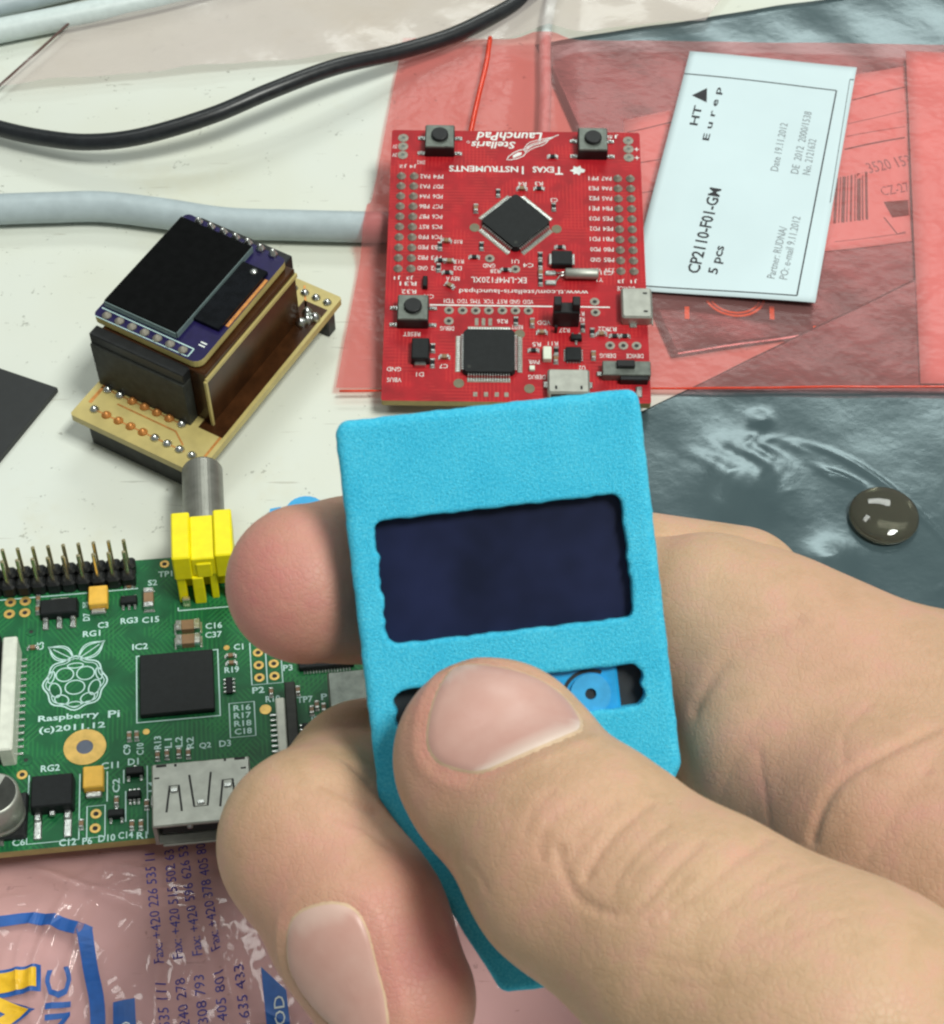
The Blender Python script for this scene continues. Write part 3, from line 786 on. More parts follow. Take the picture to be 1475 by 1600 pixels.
def button(x, y, legs):
    b = MB()
    b.box((0, 0, 0.1), (5.9, 5.9, 2.6), 'plastic_black', 0.15)
    s = part('push_button', b, lp, (x, y, 0))
    part('cover_plate', MB().box((0, 0, 2.7), (5.7, 5.7, 0.35), 'steel_dark', 0.15), s)
    part('plunger', MB().cyl((0, 0, 3.05), 1.7, 0.75, 'plastic_black', 24, bev=0.2), s)
    def lg():
        m = MB(); m.box((0, 0, 0.02), (1.5, 0.9, 0.22), 'solder', 0.1); m.box((0, 0, 0.1), (0.8, 0.7, 0.35), 'solder', 0.15); return m
    for sx in (-1, 1):
        for sy in (-1, 1): place('terminal', proto(('terminal',), lg), s, (sx * 3.75, sy * 1.95 - 0.2, 0))
button(-15.3, 8.0, 0); button(15.4, 7.7, 0); button(-19.6, -34.0, 0)

qfp(lp, 'microcontroller', -0.05, -11.9, 9.9, 16, 7.6, math.radians(45), label='square black chip turned corner up')
qfp(lp, 'debug_chip', -5.1, -42.6, 9.8, 16, 7.6, label='square black chip set straight')

# diode, crystal, oscillator can, jumper
d = part('diode', MB().box((0, 0, 0.1), (3.5, 4.9, 2.0), 'chip_black', 0.2, taper=0.1), lp, (-18.0, -42.7, 0))
part('terminal', MB().box((0, -2.65, 0.02), (2.2, 0.8, 0.9), 'solder', 0.15), d); part('terminal', MB().box((0, 2.6, 0.02), (2.2, 0.6, 0.7), 'solder', 0.15), d)
d = part('inductor', MB().box((0, 0, 0.1), (4.0, 3.4, 1.5), 'chip_black', 0.2), lp, (8.9, -20.8, 0))
for sx in (-1, 1): part('terminal', MB().box((sx * 2.2, 0, 0.02), (0.6, 2.6, 0.95), 'solder', 0.1), d)
cy = part('crystal_can', MB().lathe((0, 0, 0), [(0.8, 0), (1.05, 0.25), (1.05, 6.2), (0.85, 6.5)], 'tin', 20, 'x'), lp, (9.4, -24.4, 1.15))
for k, (ya, yb) in enumerate(((0.35, 0.75), (-0.35, -1.55))):
    part('wire', MB().tube([(0.1, ya, 0), (-0.9, ya, -0.3), (-1.9, yb, -0.9), (-2.9, yb, -0.95)], 0.2, 'solder', 6), cy)
    part('solder_joint', MB().box((-2.7, yb, -1.14), (2.2, 1.2, 0.45), 'solder', 0.2), cy)
j = part('jumper_cap', MB().box((0, 0, 0.1), (5.0, 2.5, 4.6), 'plastic_black', 0.15), lp, (9.45, -34.9, 0))
for sx in (-1, 1): part('post', MB().box((sx * 1.75, 0.1, 4.7), (1.45, 2.1, 2.1), 'plastic_black', 0.15), j)
part('header_pin_or_shade', MB().box((-1.9, -2.4, 0.0), (0.6, 0.6, 2.0), 'plastic_black', 0.1), j)  # black stub standing in for a pin's shadow, no pin here

def micro_usb(x, y, w, l, rz, h=2.5):
    u = part('usb_socket', MB().box((0, 0, 0.1), (w, l, h), 'tin', 0.35), lp, (x, y, 0), rz)
    part('opening', MB().box((0, -l / 2 - 0.02, 0.5), (w - 1.2, 0.1, h - 0.9), 'plastic_black'), u)
    part('lip', MB().box((0, -l / 2 - 0.18, 0.02), (w + 0.3, 0.32, 0.35), 'tin', 0.1), u)
    for sx in (-1, 1):
        part('latch_slot', MB().box((sx * w * 0.3, -l * 0.28, h + 0.1), (0.4, 0.8, 0.012), 'plastic_black'), u)
        part('tab', MB().box((sx * (w / 2 + 0.3), 0.6, 0.02), (0.8, 1.4, 0.3), 'solder', 0.12), u)
micro_usb(22.9, -32.0, 7.0, 5.8, math.radians(90)); micro_usb(9.7, -50.0, 7.8, 5.4, 0)
sw = part('slide_switch', MB().box((0, 0, 0.1), (9.0, 3.2, 1.9), 'steel_dark', 0.15), lp, (20.6, -46.6, 0))
part('slider', MB().box((-0.2, 0.5, 2.0), (3.4, 1.5, 0.9), 'plastic_black', 0.15), sw)
part('base', MB().box((1.4, -2.0, 0.1), (5.2, 0.9, 1.6), 'plastic_black', 0.1), sw)
part('terminal', MB().box((2.3, -4.2, 0.02), (1.2, 2.4, 0.4), 'solder', 0.15), sw)
part('terminal', MB().box((-5.0, -0.3, 0.02), (1.0, 1.0, 0.4), 'solder', 0.12), sw)
q = part('logic_chip', MB().box((0, 0, 0.05), (3.0, 3.0, 0.85), 'chip_black', 0.12), lp, (10.8, -42.7, 0))
L = MB()
for k in range(5):
    for a in range(4):
        ca, sa = round(math.cos(a * math.pi / 2)), round(math.sin(a * math.pi / 2))
        px, py = -1.1 + 0.55 * k, -1.65
        L.box((px * ca - py * sa, px * sa + py * ca, 0.02), (0.3, 0.3, 0.2), 'solder')
part('lead_row', L, q, kind='stuff')
sot(lp, 'transistor', 11.4, -38.9, 2.2, 1.3, 0.9, 1, 2)
sot(lp, 'transistor', -17.5, -26.5, 1.0, 2.6, 1.1, 0, 0)
part('led', MB().box((0, 0, 0.05), (1.6, 2.9, 1.2), 'led_white', 0.15), lp, (5.85, -42.8, 0))
part('led', MB().box((0, 0, 0.05), (1.0, 1.0, 0.7), 'led_white', 0.1), lp, (3.0, -45.9, 0))
RS = [(-13.6, -16.2, 90), (-14.8, -17.4, 0), (-14.7, -20.9, 90), (-12.9, -21.1, 90), (-15.0, -22.6, 0), (-13.3, -23.8, 90), (-12.8, -26.9, 60), (-15.7, -41.4, 0), (-15.7, -44.8, 0), (-13.5, -43.5, 90), (3.3, -41.7, 90), (7.6, -41.8, 0), (7.5, -43.6, 0), (12.7, -36.3, 0), (14.5, -37.4, 0), (16.2, -37.8, 90), (18.7, -38.2, 90), (20.6, -38.2, 90), (14.6, -42.7, 0),
      (4.75, -19.6, 0), (4.75, -21.6, 0), (4.75, -23.7, 0), (4.75, -25.6, 0), (0.0, -35.0, 0), (3.1, -35.4, 0), (7.4, 5.3, 90), (8.6, -17.4, 90), (1.2, -3.0, 90), (4.6, -2.9, 90), (7.5, -7.4, 0), (-7.9, -8.1, 0), (-6.7, -17.3, 0), (-8.1, -20.0, 90), (4.9, -37.6, 90), (-3.5, -4.1, 0), (-2.0, -23.0, 90)]
for k, (x, y, a) in enumerate(RS):
    smd(lp, 'chip_resistor' if k % 3 else 'chip_capacitor', x, y, 0.85, 1.7, 0.45 if k % 3 else 0.7, 'chip_black' if k % 3 else 'ceramic_brown', math.radians(a))
for x in (-7.5, -6.2, -4.9): part('solder_bridge', MB().box((x, -35.2, 0.004), (0.7, 1.7, 0.08), 'solder_dull', 0.03), lp)
for x in (-7.6, -5.6, -3.6, -1.8): part('solder_bridge', MB().box((x, -51.6, 0.004), (0.8, 1.0, 0.08), 'solder_dull', 0.03), lp)

# white screen print, reading from the far side
o = MB(); PI = math.pi; SZ = 0.03
def lt(s, x, y, w, h, rot=PI, bold=False, shear=0.0): text(o, s, x, y, w, h, SZ, 'silk', rot, bold=bold, shear=shear)
lt('LaunchPad', -1.3, 10.6, 13.0, 2.2, bold=True, shear=0.2)
lt('Stellaris', -4.6, 8.3, 8.8, 1.8, bold=True, shear=0.2)
text(o, '\u00ae', -9.6, 9.0, 0.7, 0.7, SZ, 'silk', PI)
for word, xs in (('TEXAS', 7.0), ('INSTRUMENTS', -5.6)):
    n_ = len(word); cap = 1.75 if n_ > 0 else 1.5
wx = 9.5
for word, wd in (('T', 1.7), ('EXAS', 4.6), (' ', 1.4), ('I', 0.8), ('NSTRUMENTS', 14.9)):
    hgt = 2.0 if len(word) == 1 else 1.5
    if word != ' ': lt(word, wx - wd / 2, 1.85 + (2.0 - hgt) / 2, wd * (0.4 if word == 'I' else 0.93), hgt, bold=True)
    wx -= wd
star = [(1.5, .2), (.7, .5), (.5, 1.2), (-.1, .75), (-.8, 1.1), (-.9, .3), (-1.6, -.1), (-.8, -.5), (-.9, -1.0), (-.2, -.8), (.3, -1.3), (.6, -.6), (1.3, -.5)]
o.add([(12.4 + a, 2.0 + b, SZ) for a, b in star] + [(12.4, 2.0, SZ)], [(i, (i + 1) % 13, 13) for i in range(13)], 'silk')
RA = math.atan2(6.6, 10.7)
def rk(u, v): return (-1.8 + u * math.cos(RA) - v * math.sin(RA), 4.5 + u * math.sin(RA) + v * math.cos(RA))
body_ = [rk(u, v) for u, v in ((0, 0), (0.8, .55), (2.2, .85), (3.6, .8), (4.3, .5), (4.3, -.4), (3.4, -.85), (2.0, -.8), (.8, -.45))]
o.ribbon(body_, 0.2, SZ, 'silk', closed=True)
o.add([(*rk(u, v), SZ) for u, v in ((1.3, -.3), (3.2, -.4), (3.6, .1), (3.0, .45), (1.6, .35))], [(0, 1, 2, 3, 4)], 'silk')
for v0, v1, e in ((.5, 1.1, 11.5), (.25, .55, 12.4), (-.1, .1, 11.2), (-.4, -.5, 10.2), (.4, .2, 9.5)):
    o.ribbon(catmull([rk(4.2, v0), rk(6.2, v1 + .35), rk(8.5, v1 * .9), rk(e, .15)], 5), 0.16, SZ, 'silk')
lt('EK-LM4F120XL', -3.3, -25.3, 10.7, 1.35); lt('www.ti.com/stellaris-launchpad', 1.5, -27.9, 24.8, 1.35)
o.ribbon([(-16.5, -31.35), (7.0, -31.4)], 0.28, SZ, 'silk'); o.ribbon([(12.0, -31.4), (18.0, -31.45)], 0.28, SZ, 'silk')
LJ = ['PF4', 'PD7', 'PD6', 'PC7', 'PC6', 'PC5', 'PC4', 'PB3', 'PF3', 'PF2']; LK = ['PA2', 'PA3', 'PA4', 'PB6', 'PB7', 'RST', 'PF0', 'PE0', 'PB2', 'GND']
RJ = ['PF1', 'PE3', 'PE2', 'PE1', 'PD3', 'PD2', 'PD1', 'PD0', 'GND', 'VBUS']; RK = ['PA7', 'PA6', 'PA5', 'PB4', 'PE5', 'PE4', 'PB1', 'PB0', 'PB5', '3.3V']
for k in range(10):
    y = -2.52 * k
    lt(LJ[k], -15.5, y, 1.95, 1.0); lt(LK[k], -18.1, y, 1.95, 1.0); lt(RJ[k], 15.5, y, 1.95, 1.0); lt(RK[k], 18.1, y, 1.95, 1.0)
for k, s_ in enumerate(('TDI', 'TDO', 'TMS', 'TCK', 'RST', 'GND', 'VDD')): lt(s_, -12.8 + 2.52 * k, -30.4, 2.0, 0.95)
for s_, x, y, w in (('RESET', -19.8, -38.2, 3.2), ('DEBUG', -13.1, -36.8, 2.6), ('SW2', -19.0, 3.6, 1.6), ('J2', -22.6, 2.6, 1.6), ('J4', -20.6, 2.6, 1.4), ('RESET', 0.2, -36.3, 2.2), ('GND', -22.9, -46.2, 2.7), ('VBUS', -22.8, -48.6, 2.7), ('D1', -18.0, -47.3, 1.4), ('C7', -13.6, -45.4, 1.6), ('DEVICE', 21.2, -27.0, 3.4), ('DEBUG', 17.3, -42.6, 3.0), ('DEVICE', 22.4, -42.6, 3.2), ('DEBUG', 3.9, -47.6, 3.2), ('R5', 3.9, -40.2, 1.6), ('R11', 7.0, -40.0, 1.9), ('U2', 12.4, -45.4, 1.2),
                     ('R22', 16.6, -36.5, 1.9), ('PWR', 3.4, -44.2, 2.0), ('J5', 19.6, 10.9, 2.6), ('VDD', 5.3, -35.2, 2.5), ('R26', -2.6, -35.0, 2.0), ('GND', -5.2, -21.9, 2.4), ('R28', -4.0, -23.2, 1.9), ('R10', -11.3, -16.2, 1.6), ('R13', -11.0, -21.0, 1.7), ('D2', -11.3, -22.6, 1.6), ('REV A', -12.2, -25.1, 2.6), ('C10', -16.8, -29.4, 2.0), ('R31', -20.8, -26.4, 3.2), ('R32', -20.6, -28.3, 2.8), ('Y1', 16.2, -25.0, 1.2), ('C31', 17.6, -23.3, 2.4), ('R7', 18.3, -36.5, 1.6), ('C4', 2.4, -21.7, 2.0), ('U1', -0.1, -20.8, 1.4), ('J1', -22.9, -25.0, 1.3), ('J3', -20.5, -25.0, 1.3), ('J1', 22.8, -25.2, 1.3), ('J3', 20.3, -25.2, 1.3), ('R4', 1.3, -1.6, 1.6), ('R3', 4.6, -1.5, 1.6), ('C3', 7.6, -5.6, 1.4), ('R27', 9.2, -36.9, 2.0), ('R1', 12.6, -33.0, 0.9), ('R2', 12.6, -34.4, 0.9)):
    lt(s_, x, y, w, 0.95)
for sx in (-1, 1):
    for y in (7.6, 5.4): lt('+' if sx > 0 else '3V', sx * 24.4, y, 0.9, 1.0)
part('screen_print', o, lp)

# ================================================================ display module on its pale board
dm = thing('display_module', 'small dark display on a pale brown-backed board beside the grey cable', 'display module', (-49.0, 200.0, 0), rz=math.radians(60.5))
BT = 8.1
b = MB(); b.prism([(0, 0.4), (0.4, 0), (48.5, 0), (48.9, 0.4), (48.9, 27.8), (48.5, 28.2), (0.4, 28.2), (0, 27.8)], BT - 1.6, BT, 'fr4')
part('base_board', b, dm)
part('pin_socket', MB().box((3.3, 14.3, 0.1), (4.2, 22.5, 6.3), 'plastic_dark', 0.2), dm)
part('pin_socket', MB().box((46.2, 9.5, 0.1), (2.6, 17.0, 6.3), 'plastic_black', 0.2), dm)
blk = part('brown_block', MB().box((25.8, 15.3, BT + 0.02), (29.4, 22.4, 13.6), 'brown_block', 0.25), dm, label='dark brown glossy block under the display')
part('edge_strip', MB().box((25.8, 4.0, BT + 11.6), (29.6, 0.5, 0.9), 'fr4', 0.1), blk); part('edge_strip', MB().box((10.9, 4.0, BT + 0.02), (0.6, 0.6, 12.0), 'fr4', 0.1), blk)
def sock(x): return MB().box((x, 17.6, BT + 0.02), (2.5, 20.4, 11.0), 'plastic_dark', 0.15)
s1 = part('pin_header', sock(9.85), dm); part('pin_strip', MB().box((10.2, 17.6, BT + 11.1), (2.4, 20.4, 2.4), 'plastic_black', 0.15), dm)
s2 = part('pin_header', MB().box((41.9, 16.6, BT + 0.02), (2.5, 20.4, 13.4), 'plastic_black', 0.15), dm)
PT = 23.6
pb = part('display_board', MB().prism(arc(39.1, 6.7, 1.2, 1.2, -90, 0, 4) + arc(39.9, 27.3, 1.2, 1.2, 0, 90, 4) + arc(12.8, 27.3, 1.2, 1.2, 90, 180, 4) + arc(13.2, 7.1, 1.8, 1.8, 180, 270, 4), PT - 1.5, PT, 'fr4', 'purple_pcb'), dm)
# through-hole joints in a row at both ends
for k in range(7):
    y = 9.6 + 2.75 * k
    place('solder_joint', proto(('solder_joint', 1), lambda: MB().lathe((0, 0, 0), [(0.95, 0), (0.8, 0.22), (0.35, 0.75), (0.1, 0.85)], 'solder_dull', 14)), dm, (12.75, y, PT))
    place('solder_joint', proto(('solder_joint', 2), lambda: MB().lathe((0, 0, 0), [(0.95, 0), (0.75, 0.4), (0.4, 1.2), (0.1, 1.5)], 'solder', 14)), dm, (40.0, y - 1.2, PT))
o = MB(); o.ribbon([(11.9, 8.2), (11.7, 28.0)], 0.16, PT + 0.03, 'silk_blue'); o.ribbon([(13.9, 8.0), (13.9, 28.0)], 0.22, PT + 0.03, 'silk_blue'); o.ribbon([(11.9, 8.0), (13.9, 8.0)], 0.22, PT + 0.03, 'silk_blue')
o.ribbon([(15.2, 6.6), (15.2, 7.9)], 0.3, PT + 0.03, 'silk'); o.ribbon([(15.9, 6.6), (15.9, 7.9)], 0.3, PT + 0.03, 'silk')
part('screen_print', o, dm)
gl = part('display_glass', MB().box((26.7, 19.9, PT + 0.05), (24.2, 15.8, 1.5), 'oled_glass', 0.12), dm, label='black glass of the small display')
part('glass_band', MB().box((27.4, 9.1, PT + 0.05), (16.0, 5.4, 0.8), 'oled_band', 0.08), dm)
part('glass_edge', MB().box((26.7, 12.0, PT + 0.06), (24.2, 0.22, 1.35), 'glass_rim', 0.03), gl)
part('glass_edge', MB().box((14.4, 19.9, PT + 0.06), (0.2, 15.6, 1.35), 'glass_rim', 0.03), gl)
part('flex_tail', MB().box((27.6, 5.9, PT + 0.02), (13.0, 0.7, 0.15), 'copper', 0.05), dm)
part('solder_blob', MB().lathe((34.0, 8.6, PT + 0.8), [(0.9, 0), (0.6, 0.4), (0.15, 0.6)], 'solder', 10), dm)
# joints and copper tracks of the base board
for k in range(9):
    y = 3.3 + 2.7 * k; m = 'solder' if k < 4 or k == 8 else 'copper'
    place('solder_joint', proto(('solder_joint', 3, m), lambda: MB().lathe((0, 0, 0), [(0.95, 0), (0.8, 0.25), (0.4, 0.75), (0.1, 0.9)], m, 14)), dm, (3.1, y, BT))
for k in range(7):
    y = 9.0 + 2.75 * k; m = 'solder' if k in (0, 5, 6) else 'copper'
    place('solder_joint', proto(('solder_joint', 3, m), lambda: MB().lathe((0, 0, 0), [(0.95, 0), (0.8, 0.25), (0.4, 0.75), (0.1, 0.9)], m, 14)), dm, (8.1, y, BT))
for k in range(6):
    place('solder_joint', proto(('solder_joint', 3, 'solder'), lambda: MB().lathe((0, 0, 0), [(0.95, 0), (0.8, 0.25), (0.4, 0.75), (0.1, 0.9)], 'solder', 14)), dm, (46.4, 1.8 + 2.54 * k, BT))
for x, y in ((40.6, 2.6), (42.2, 3.6), (41.8, 1.6), (39.4, 3.2)):
    place('solder_joint', proto(('solder_joint', 4), lambda: MB().lathe((0, 0, 0), [(1.1, 0), (1.0, 0.6), (0.5, 1.3), (0.1, 1.5)], 'solder', 12)), dm, (x, y, BT))
o = MB(); Z = BT + 0.03
o.add([(9.0, 0.7, Z), (44.8, 0.7, Z), (44.8, 6.0, Z), (9.0, 6.0, Z)], [(0, 1, 2, 3)], 'brown_block')
o.ribbon([(2.2, 1.1), (9.0, 1.1)], 0.5, Z, 'copper'); o.ribbon([(3.1, 5), (3.1, 24)], 0.3, Z, 'copper'); o.ribbon([(4.0, 26.6), (9.8, 26.6)], 0.7, Z, 'copper'); o.ribbon([(8.1, 9), (8.1, 27)], 0.3, Z, 'copper')
o.ribbon([(4.2, 6), (6.2, 9), (6.2, 22)], 0.35, Z, 'copper'); o.ribbon([(41, 3), (48, 8)], 0.4, Z, 'copper')
part('copper_track', o, dm, label='copper tracks and dark brown copper area')

# ================================================================ green single-board computer
PI_R = ((0.9926, -0.1198, 0.0185), (0.118, 0.99, 0.0774), (-0.0276, -0.0747, 0.9968))
pi_ = thing('green_circuit_board', 'green single-board computer with yellow video jack and metal video socket', 'circuit board', (-91.97, 179.61, 5.9), PI_R)
board_plate(pi_, 0, 85, -56, 0, 1.6, 'pcb_green', r=0.4)
# 2 x 13 pin header
for c in range(13):
    x = 32.42 - 2.54 * c
    for r_, y in enumerate((-2.2, -4.74)):
        place('header_base', proto(('header_base',), lambda: MB().box((0, 0, 0.02), (2.46, 2.46, 2.5), 'plastic_black', 0.45)), pi_, (x, y, 0))
        def pn():
            m = MB(); m.box((0, 0, 2.4), (0.64, 0.64, 6.1), 'pin_gold', 0.18); return m
        place('header_pin_or_shade', proto(('header_pin_or_shade',), pn), pi_, (x, y, 0))
for x, y in ((12.3, -7.1), (14.8, -7.1), (12.2, -9.6), (14.8, -9.6)): pad_hole(pi_, 'plated_hole', x, y, 0.95, 0.42, 'gold')
for x, y in ((53.8, -24.8), (56.3, -24.75), (53.8, -27.35), (56.3, -27.3), (53.8, -22.2), (56.3, -22.2)): pad_hole(pi_, 'plated_hole', x, y, 0.85, 0.42, 'gold')
for x, y in ((27.2, -50.7), (27.1, -53.3)): pad_hole(pi_, 'plated_hole', x, y, 0.85, 0.42, 'gold')
pad_hole(pi_, 'plated_hole', 15.5, -42.2, 0.85, 0.42, 'gold'); pad_hole(pi_, 'plated_hole', 38.5, -1.4, 0.8, 0.4, 'gold')
pad_hole(pi_, 'via', 16.0, -39.5, 1.1, 0.35, 'pcb_green'); pad_hole(pi_, 'via', 16.0, -13.8, 0.9, 0.35, 'pcb_green')
for x, y, r in ((35.1, -36.1, .55), (54.5, -33.8, .95), (48.6, -20.6, .5)): part('test_pad', MB().cyl((x, y, 0.005), r, 0.06, 'gold', 18), pi_)
mh = part('mounting_hole', MB().ring((25.3, -38.0, 0.01), 1.35, 3.4, 0.1, 'gold', 40), pi_); part('bore', MB().cyl((25.3, -38.0, 0.004), 1.36, 0.03, 'hole_blue', 28), mh)

# voltage regulators
rg = part('voltage_regulator', MB().box((0, 0, 0.1), (6.5, 3.4, 1.6), 'chip_black', 0.2, taper=0.12), pi_, (20.7, -9.9, 0))
part('tab', MB().box((0, 2.25, 0.05), (3.2, 1.1, 0.3), 'solder', 0.12), rg)
def leg_(w, l):
    m = MB(); m.box((0, 0, 0.02), (w, l, 0.35), 'solder', 0.15); m.box((0, l * 0.35, 0.3), (w * 0.85, l * 0.35, 0.55), 'solder', 0.15); return m
for px in (-2.3, 0, 2.3): place('pin', proto(('pin', 'r1'), lambda: leg_(1.05, 2.2)), rg, (px, -2.75, 0))
rg = part('voltage_regulator', MB().box((0, 0, 0.1), (6.7, 6.0, 2.3), 'chip_black', 0.2, taper=0.12), pi_, (20.6, -47.0, 0))
for px in (-2.3, 2.3): place('pin', proto(('pin', 'r2'), lambda: leg_(1.25, 4.6)), rg, (px, -5.2, 0))
part('pin', MB().box((0, -3.5, 0.8), (0.9, 0.9, 0.5), 'solder', 0.1), rg)
# tantalum capacitors
for x, y in ((27.3, -8.7), (26.9, -45.2)):
    c = part('tantalum_capacitor', MB().box((0, 0.4, 0.1), (3.2, 4.0, 1.7), 'tantalum', 0.18), pi_, (x, y, 0))
    part('terminal', MB().box((0, -2.25, 0.02), (2.6, 1.2, 0.8), 'solder', 0.2), c); part('terminal', MB().box((0, 2.6, 0.02), (2.6, 0.5, 0.6), 'solder', 0.12), c)
smd(pi_, 'ceramic_capacitor', 35.8, -9.4, 1.7, 4.1, 1.4, 'ceramic_brown')
smd(pi_, 'ceramic_capacitor', 42.3, -15.9, 2.1, 4.1, 1.3, 'ceramic_brown', math.radians(90)); smd(pi_, 'ceramic_capacitor', 42.3, -18.9, 2.1, 4.1, 1.3, 'ceramic_brown', math.radians(90))
sot(pi_, 'voltage_regulator', 32.4, -9.3, 2.9, 1.7, 1.1, 3, 2)
sot(pi_, 'transistor', 33.3, -43.9, 2.9, 1.5, 1.1, 2, 1); sot(pi_, 'transistor', 30.4, -51.4, 2.6, 1.4, 1.1, 2, 1); sot(pi_, 'transistor', 33.2, -48.2, 2.2, 1.4, 1.0, 3, 3)
# processor
cpu = part('processor', MB().box((0, 0, 0.25), (12.1, 12.1, 1.0), 'chip_black', 0.12), pi_, (40.3, -27.5, 0), label='large square black processor')
# electrolytic capacitor at the left edge
ec = part('electrolytic_capacitor', MB().lathe((0, 0, 0.9), [(3.9, 0), (3.9, 0.8), (3.6, 1.1), (3.9, 1.4), (3.9, 6.2), (3.5, 6.6)], 'tin', 32), pi_, (12.6, -50.0, 0))
part('base', MB().box((0, 0, 0.02), (8.2, 8.2, 0.9), 'plastic_black', 0.3), ec)
part('polarity_mark', MB().prism([(x_, y_) for x_, y_ in arc(0, 0, 3.45, 3.45, -115, 60, 20)], 7.5, 7.53, 'plastic_dark'), ec)
part('terminal', MB().box((0, -4.4, 0.02), (1.2, 1.2, 0.4), 'solder', 0.1), ec)
for x, y, a in ((32.4, -36.8, 0), (33.6, -36.8, 0), (30.4, -48.8, 0), (35.1, -49.9, 0), (25.0, -52.4, 0), (32.8, -53.4, 0), (34.2, -53.5, 0), (36.9, -41.0, 0), (38.4, -40.9, 0), (40.3, -40.8, 0), (41.8, -41.1, 0), (49.2, -22.5, 90), (49.3, -24.0, 90), (55.6, -30.6, 0), (60.0, -30.7, 0), (62.9, -34.0, 0), (64.0, -34.6, 0), (62.0, -34.9, 0), (16.4, -17.3, 90), (32.4, -5.9, 90), (17.0, -7.0, 0), (17.0, -9.3, 0)):
    smd(pi_, 'chip_capacitor', x, y, 0.7, 1.5, 0.6, 'ceramic_brown', math.radians(a))
def rarr():
    m = MB()
    for k in range(4):
        for s in (-1, 1): m.box((s * 0.75, -1.2 + 0.8 * k, 0.02), (0.5, 0.45, 0.4), 'solder', 0.08)
    m.box((0, 0, 0.05), (1.0, 3.2, 0.45), 'chip_black', 0.06); return m
for x, y in ((48.8, -28.6), (60.8, -39.0), (62.2, -39.0)): place('resistor_array', proto(('resistor_array',), rarr), pi_, (x, y, 0))
# flat-cable sockets
ds = part('ribbon_socket', MB().box((13.4, -29.0, 0.02), (2.4, 22.4, 4.6), 'plastic_white', 0.25), pi_, label='white ribbon cable socket at the left edge')
part('latch', MB().box((11.0, -29.0, 0.02), (1.9, 22.6, 4.9), 'plastic_black', 0.2), ds)
o = MB()
for k in range(15): o.box((15.1, -38.3 + 1.33 * k, 0.02), (1.0, 0.45, 0.3), 'solder', 0.05)
part('lead_row', o, ds, kind='stuff')
cs = part('ribbon_socket', MB().box((57.0, -40.0, 0.02), (1.5, 12.0, 3.4), 'plastic_white', 0.2), pi_, label='narrow white ribbon cable socket with dark latch')
part('latch', MB().box((58.75, -39.0, 0.02), (1.8, 15.5, 3.8), 'plastic_dark', 0.2), cs)
o = MB()
for k in range(11): o.box((55.7, -45.2 + 1.0 * k, 0.02), (1.1, 0.4, 0.3), 'solder', 0.05)
part('lead_row', o, cs, kind='stuff')
ln = part('network_chip', MB().box((65.0, -22.3, 0.1), (9.2, 9.2, 1.0), 'chip_black', 0.15), pi_)
o = MB()
for k in range(16): o.box((61.3 + 0.5 * k, -27.2, 0.02), (0.28, 0.6, 0.2), 'solder')
part('lead_row', o, ln, kind='stuff')
us = part('usb_port', MB().box((74.9, -37.8, 0.1), (20.0, 11.0, 6.9), 'steel_dark', 0.3), pi_)
# metal video socket
hd = part('video_socket', MB().box((0, 0, 0.15), (15.2, 10.9, 0.35), 'tin', 0.05), pi_, (44.1, -51.9, 0), label='silver video socket on the near edge')
part('shell_top', MB().box((0, 0, 5.3), (15.2, 11.3, 0.5), 'tin', 0.2), hd)
for s in (-1, 1): part('shell_side', MB().box((s * 7.3, 0, 0.4), (0.55, 11.0, 5.0), 'tin'), hd)
part('shell_back', MB().box((0, 5.2, 0.4), (14.2, 0.4, 5.0), 'tin'), hd)
part('socket_core', MB().box((0, -1.5, 1.6), (12.8, 6.0, 2.2), 'plastic_black', 0.1), hd)
part('shell_lip', MB().box((0, -5.75, 0.25), (13.0, 0.5, 0.4), 'tin', 0.15), hd)
for px in (-2.0, 3.0): part('contact', MB().box((px, -5.0, 3.9), (0.9, 0.8, 0.7), 'solder', 0.2), hd)
def slot(pts, w=0.3):
    m = MB(); m.ribbon([(x - 44.1, y + 51.9) for x, y in pts], w, 5.812, 'hole_dark'); part('slot', m, hd)
slot([(42.3, -48.8), (42.95, -54.6), (45.0, -54.6), (45.65, -48.6)], 0.34)
slot([(38.7, -55.2), (39.25, -50.5), (40.65, -50.5), (41.05, -55.2)], 0.34); slot([(46.9, -55.0), (47.45, -50.3), (48.95, -50.2), (49.35, -55.0)], 0.34)
def spring(x, y):
    m = MB(); m.box((x - 44.1, y + 51.9, 5.82), (1.15, 0.75, 0.22), 'solder', 0.1); part('spring_tab', m, hd)
spring(39.95, -51.4); spring(44.0, -53.9); spring(48.2, -51.3)
for x, y, w, l in ((40.2, -46.8, .4, .5), (47.9, -46.6, .4, .5), (38.0, -46.7, 1.6, .45), (50.2, -46.6, 1.7, .45), (37.3, -48.9, .8, .3), (50.7, -48.4, .8, .3)):
    part('slot', MB().box((x - 44.1, y + 51.9, 5.80), (w, l, 0.012), 'hole_dark'), hd)
for s in (-1, 1): part('tab', MB().box((s * 7.9, 2.4, 0.02), (0.9, 2.2, 0.5), 'solder', 0.15), hd)
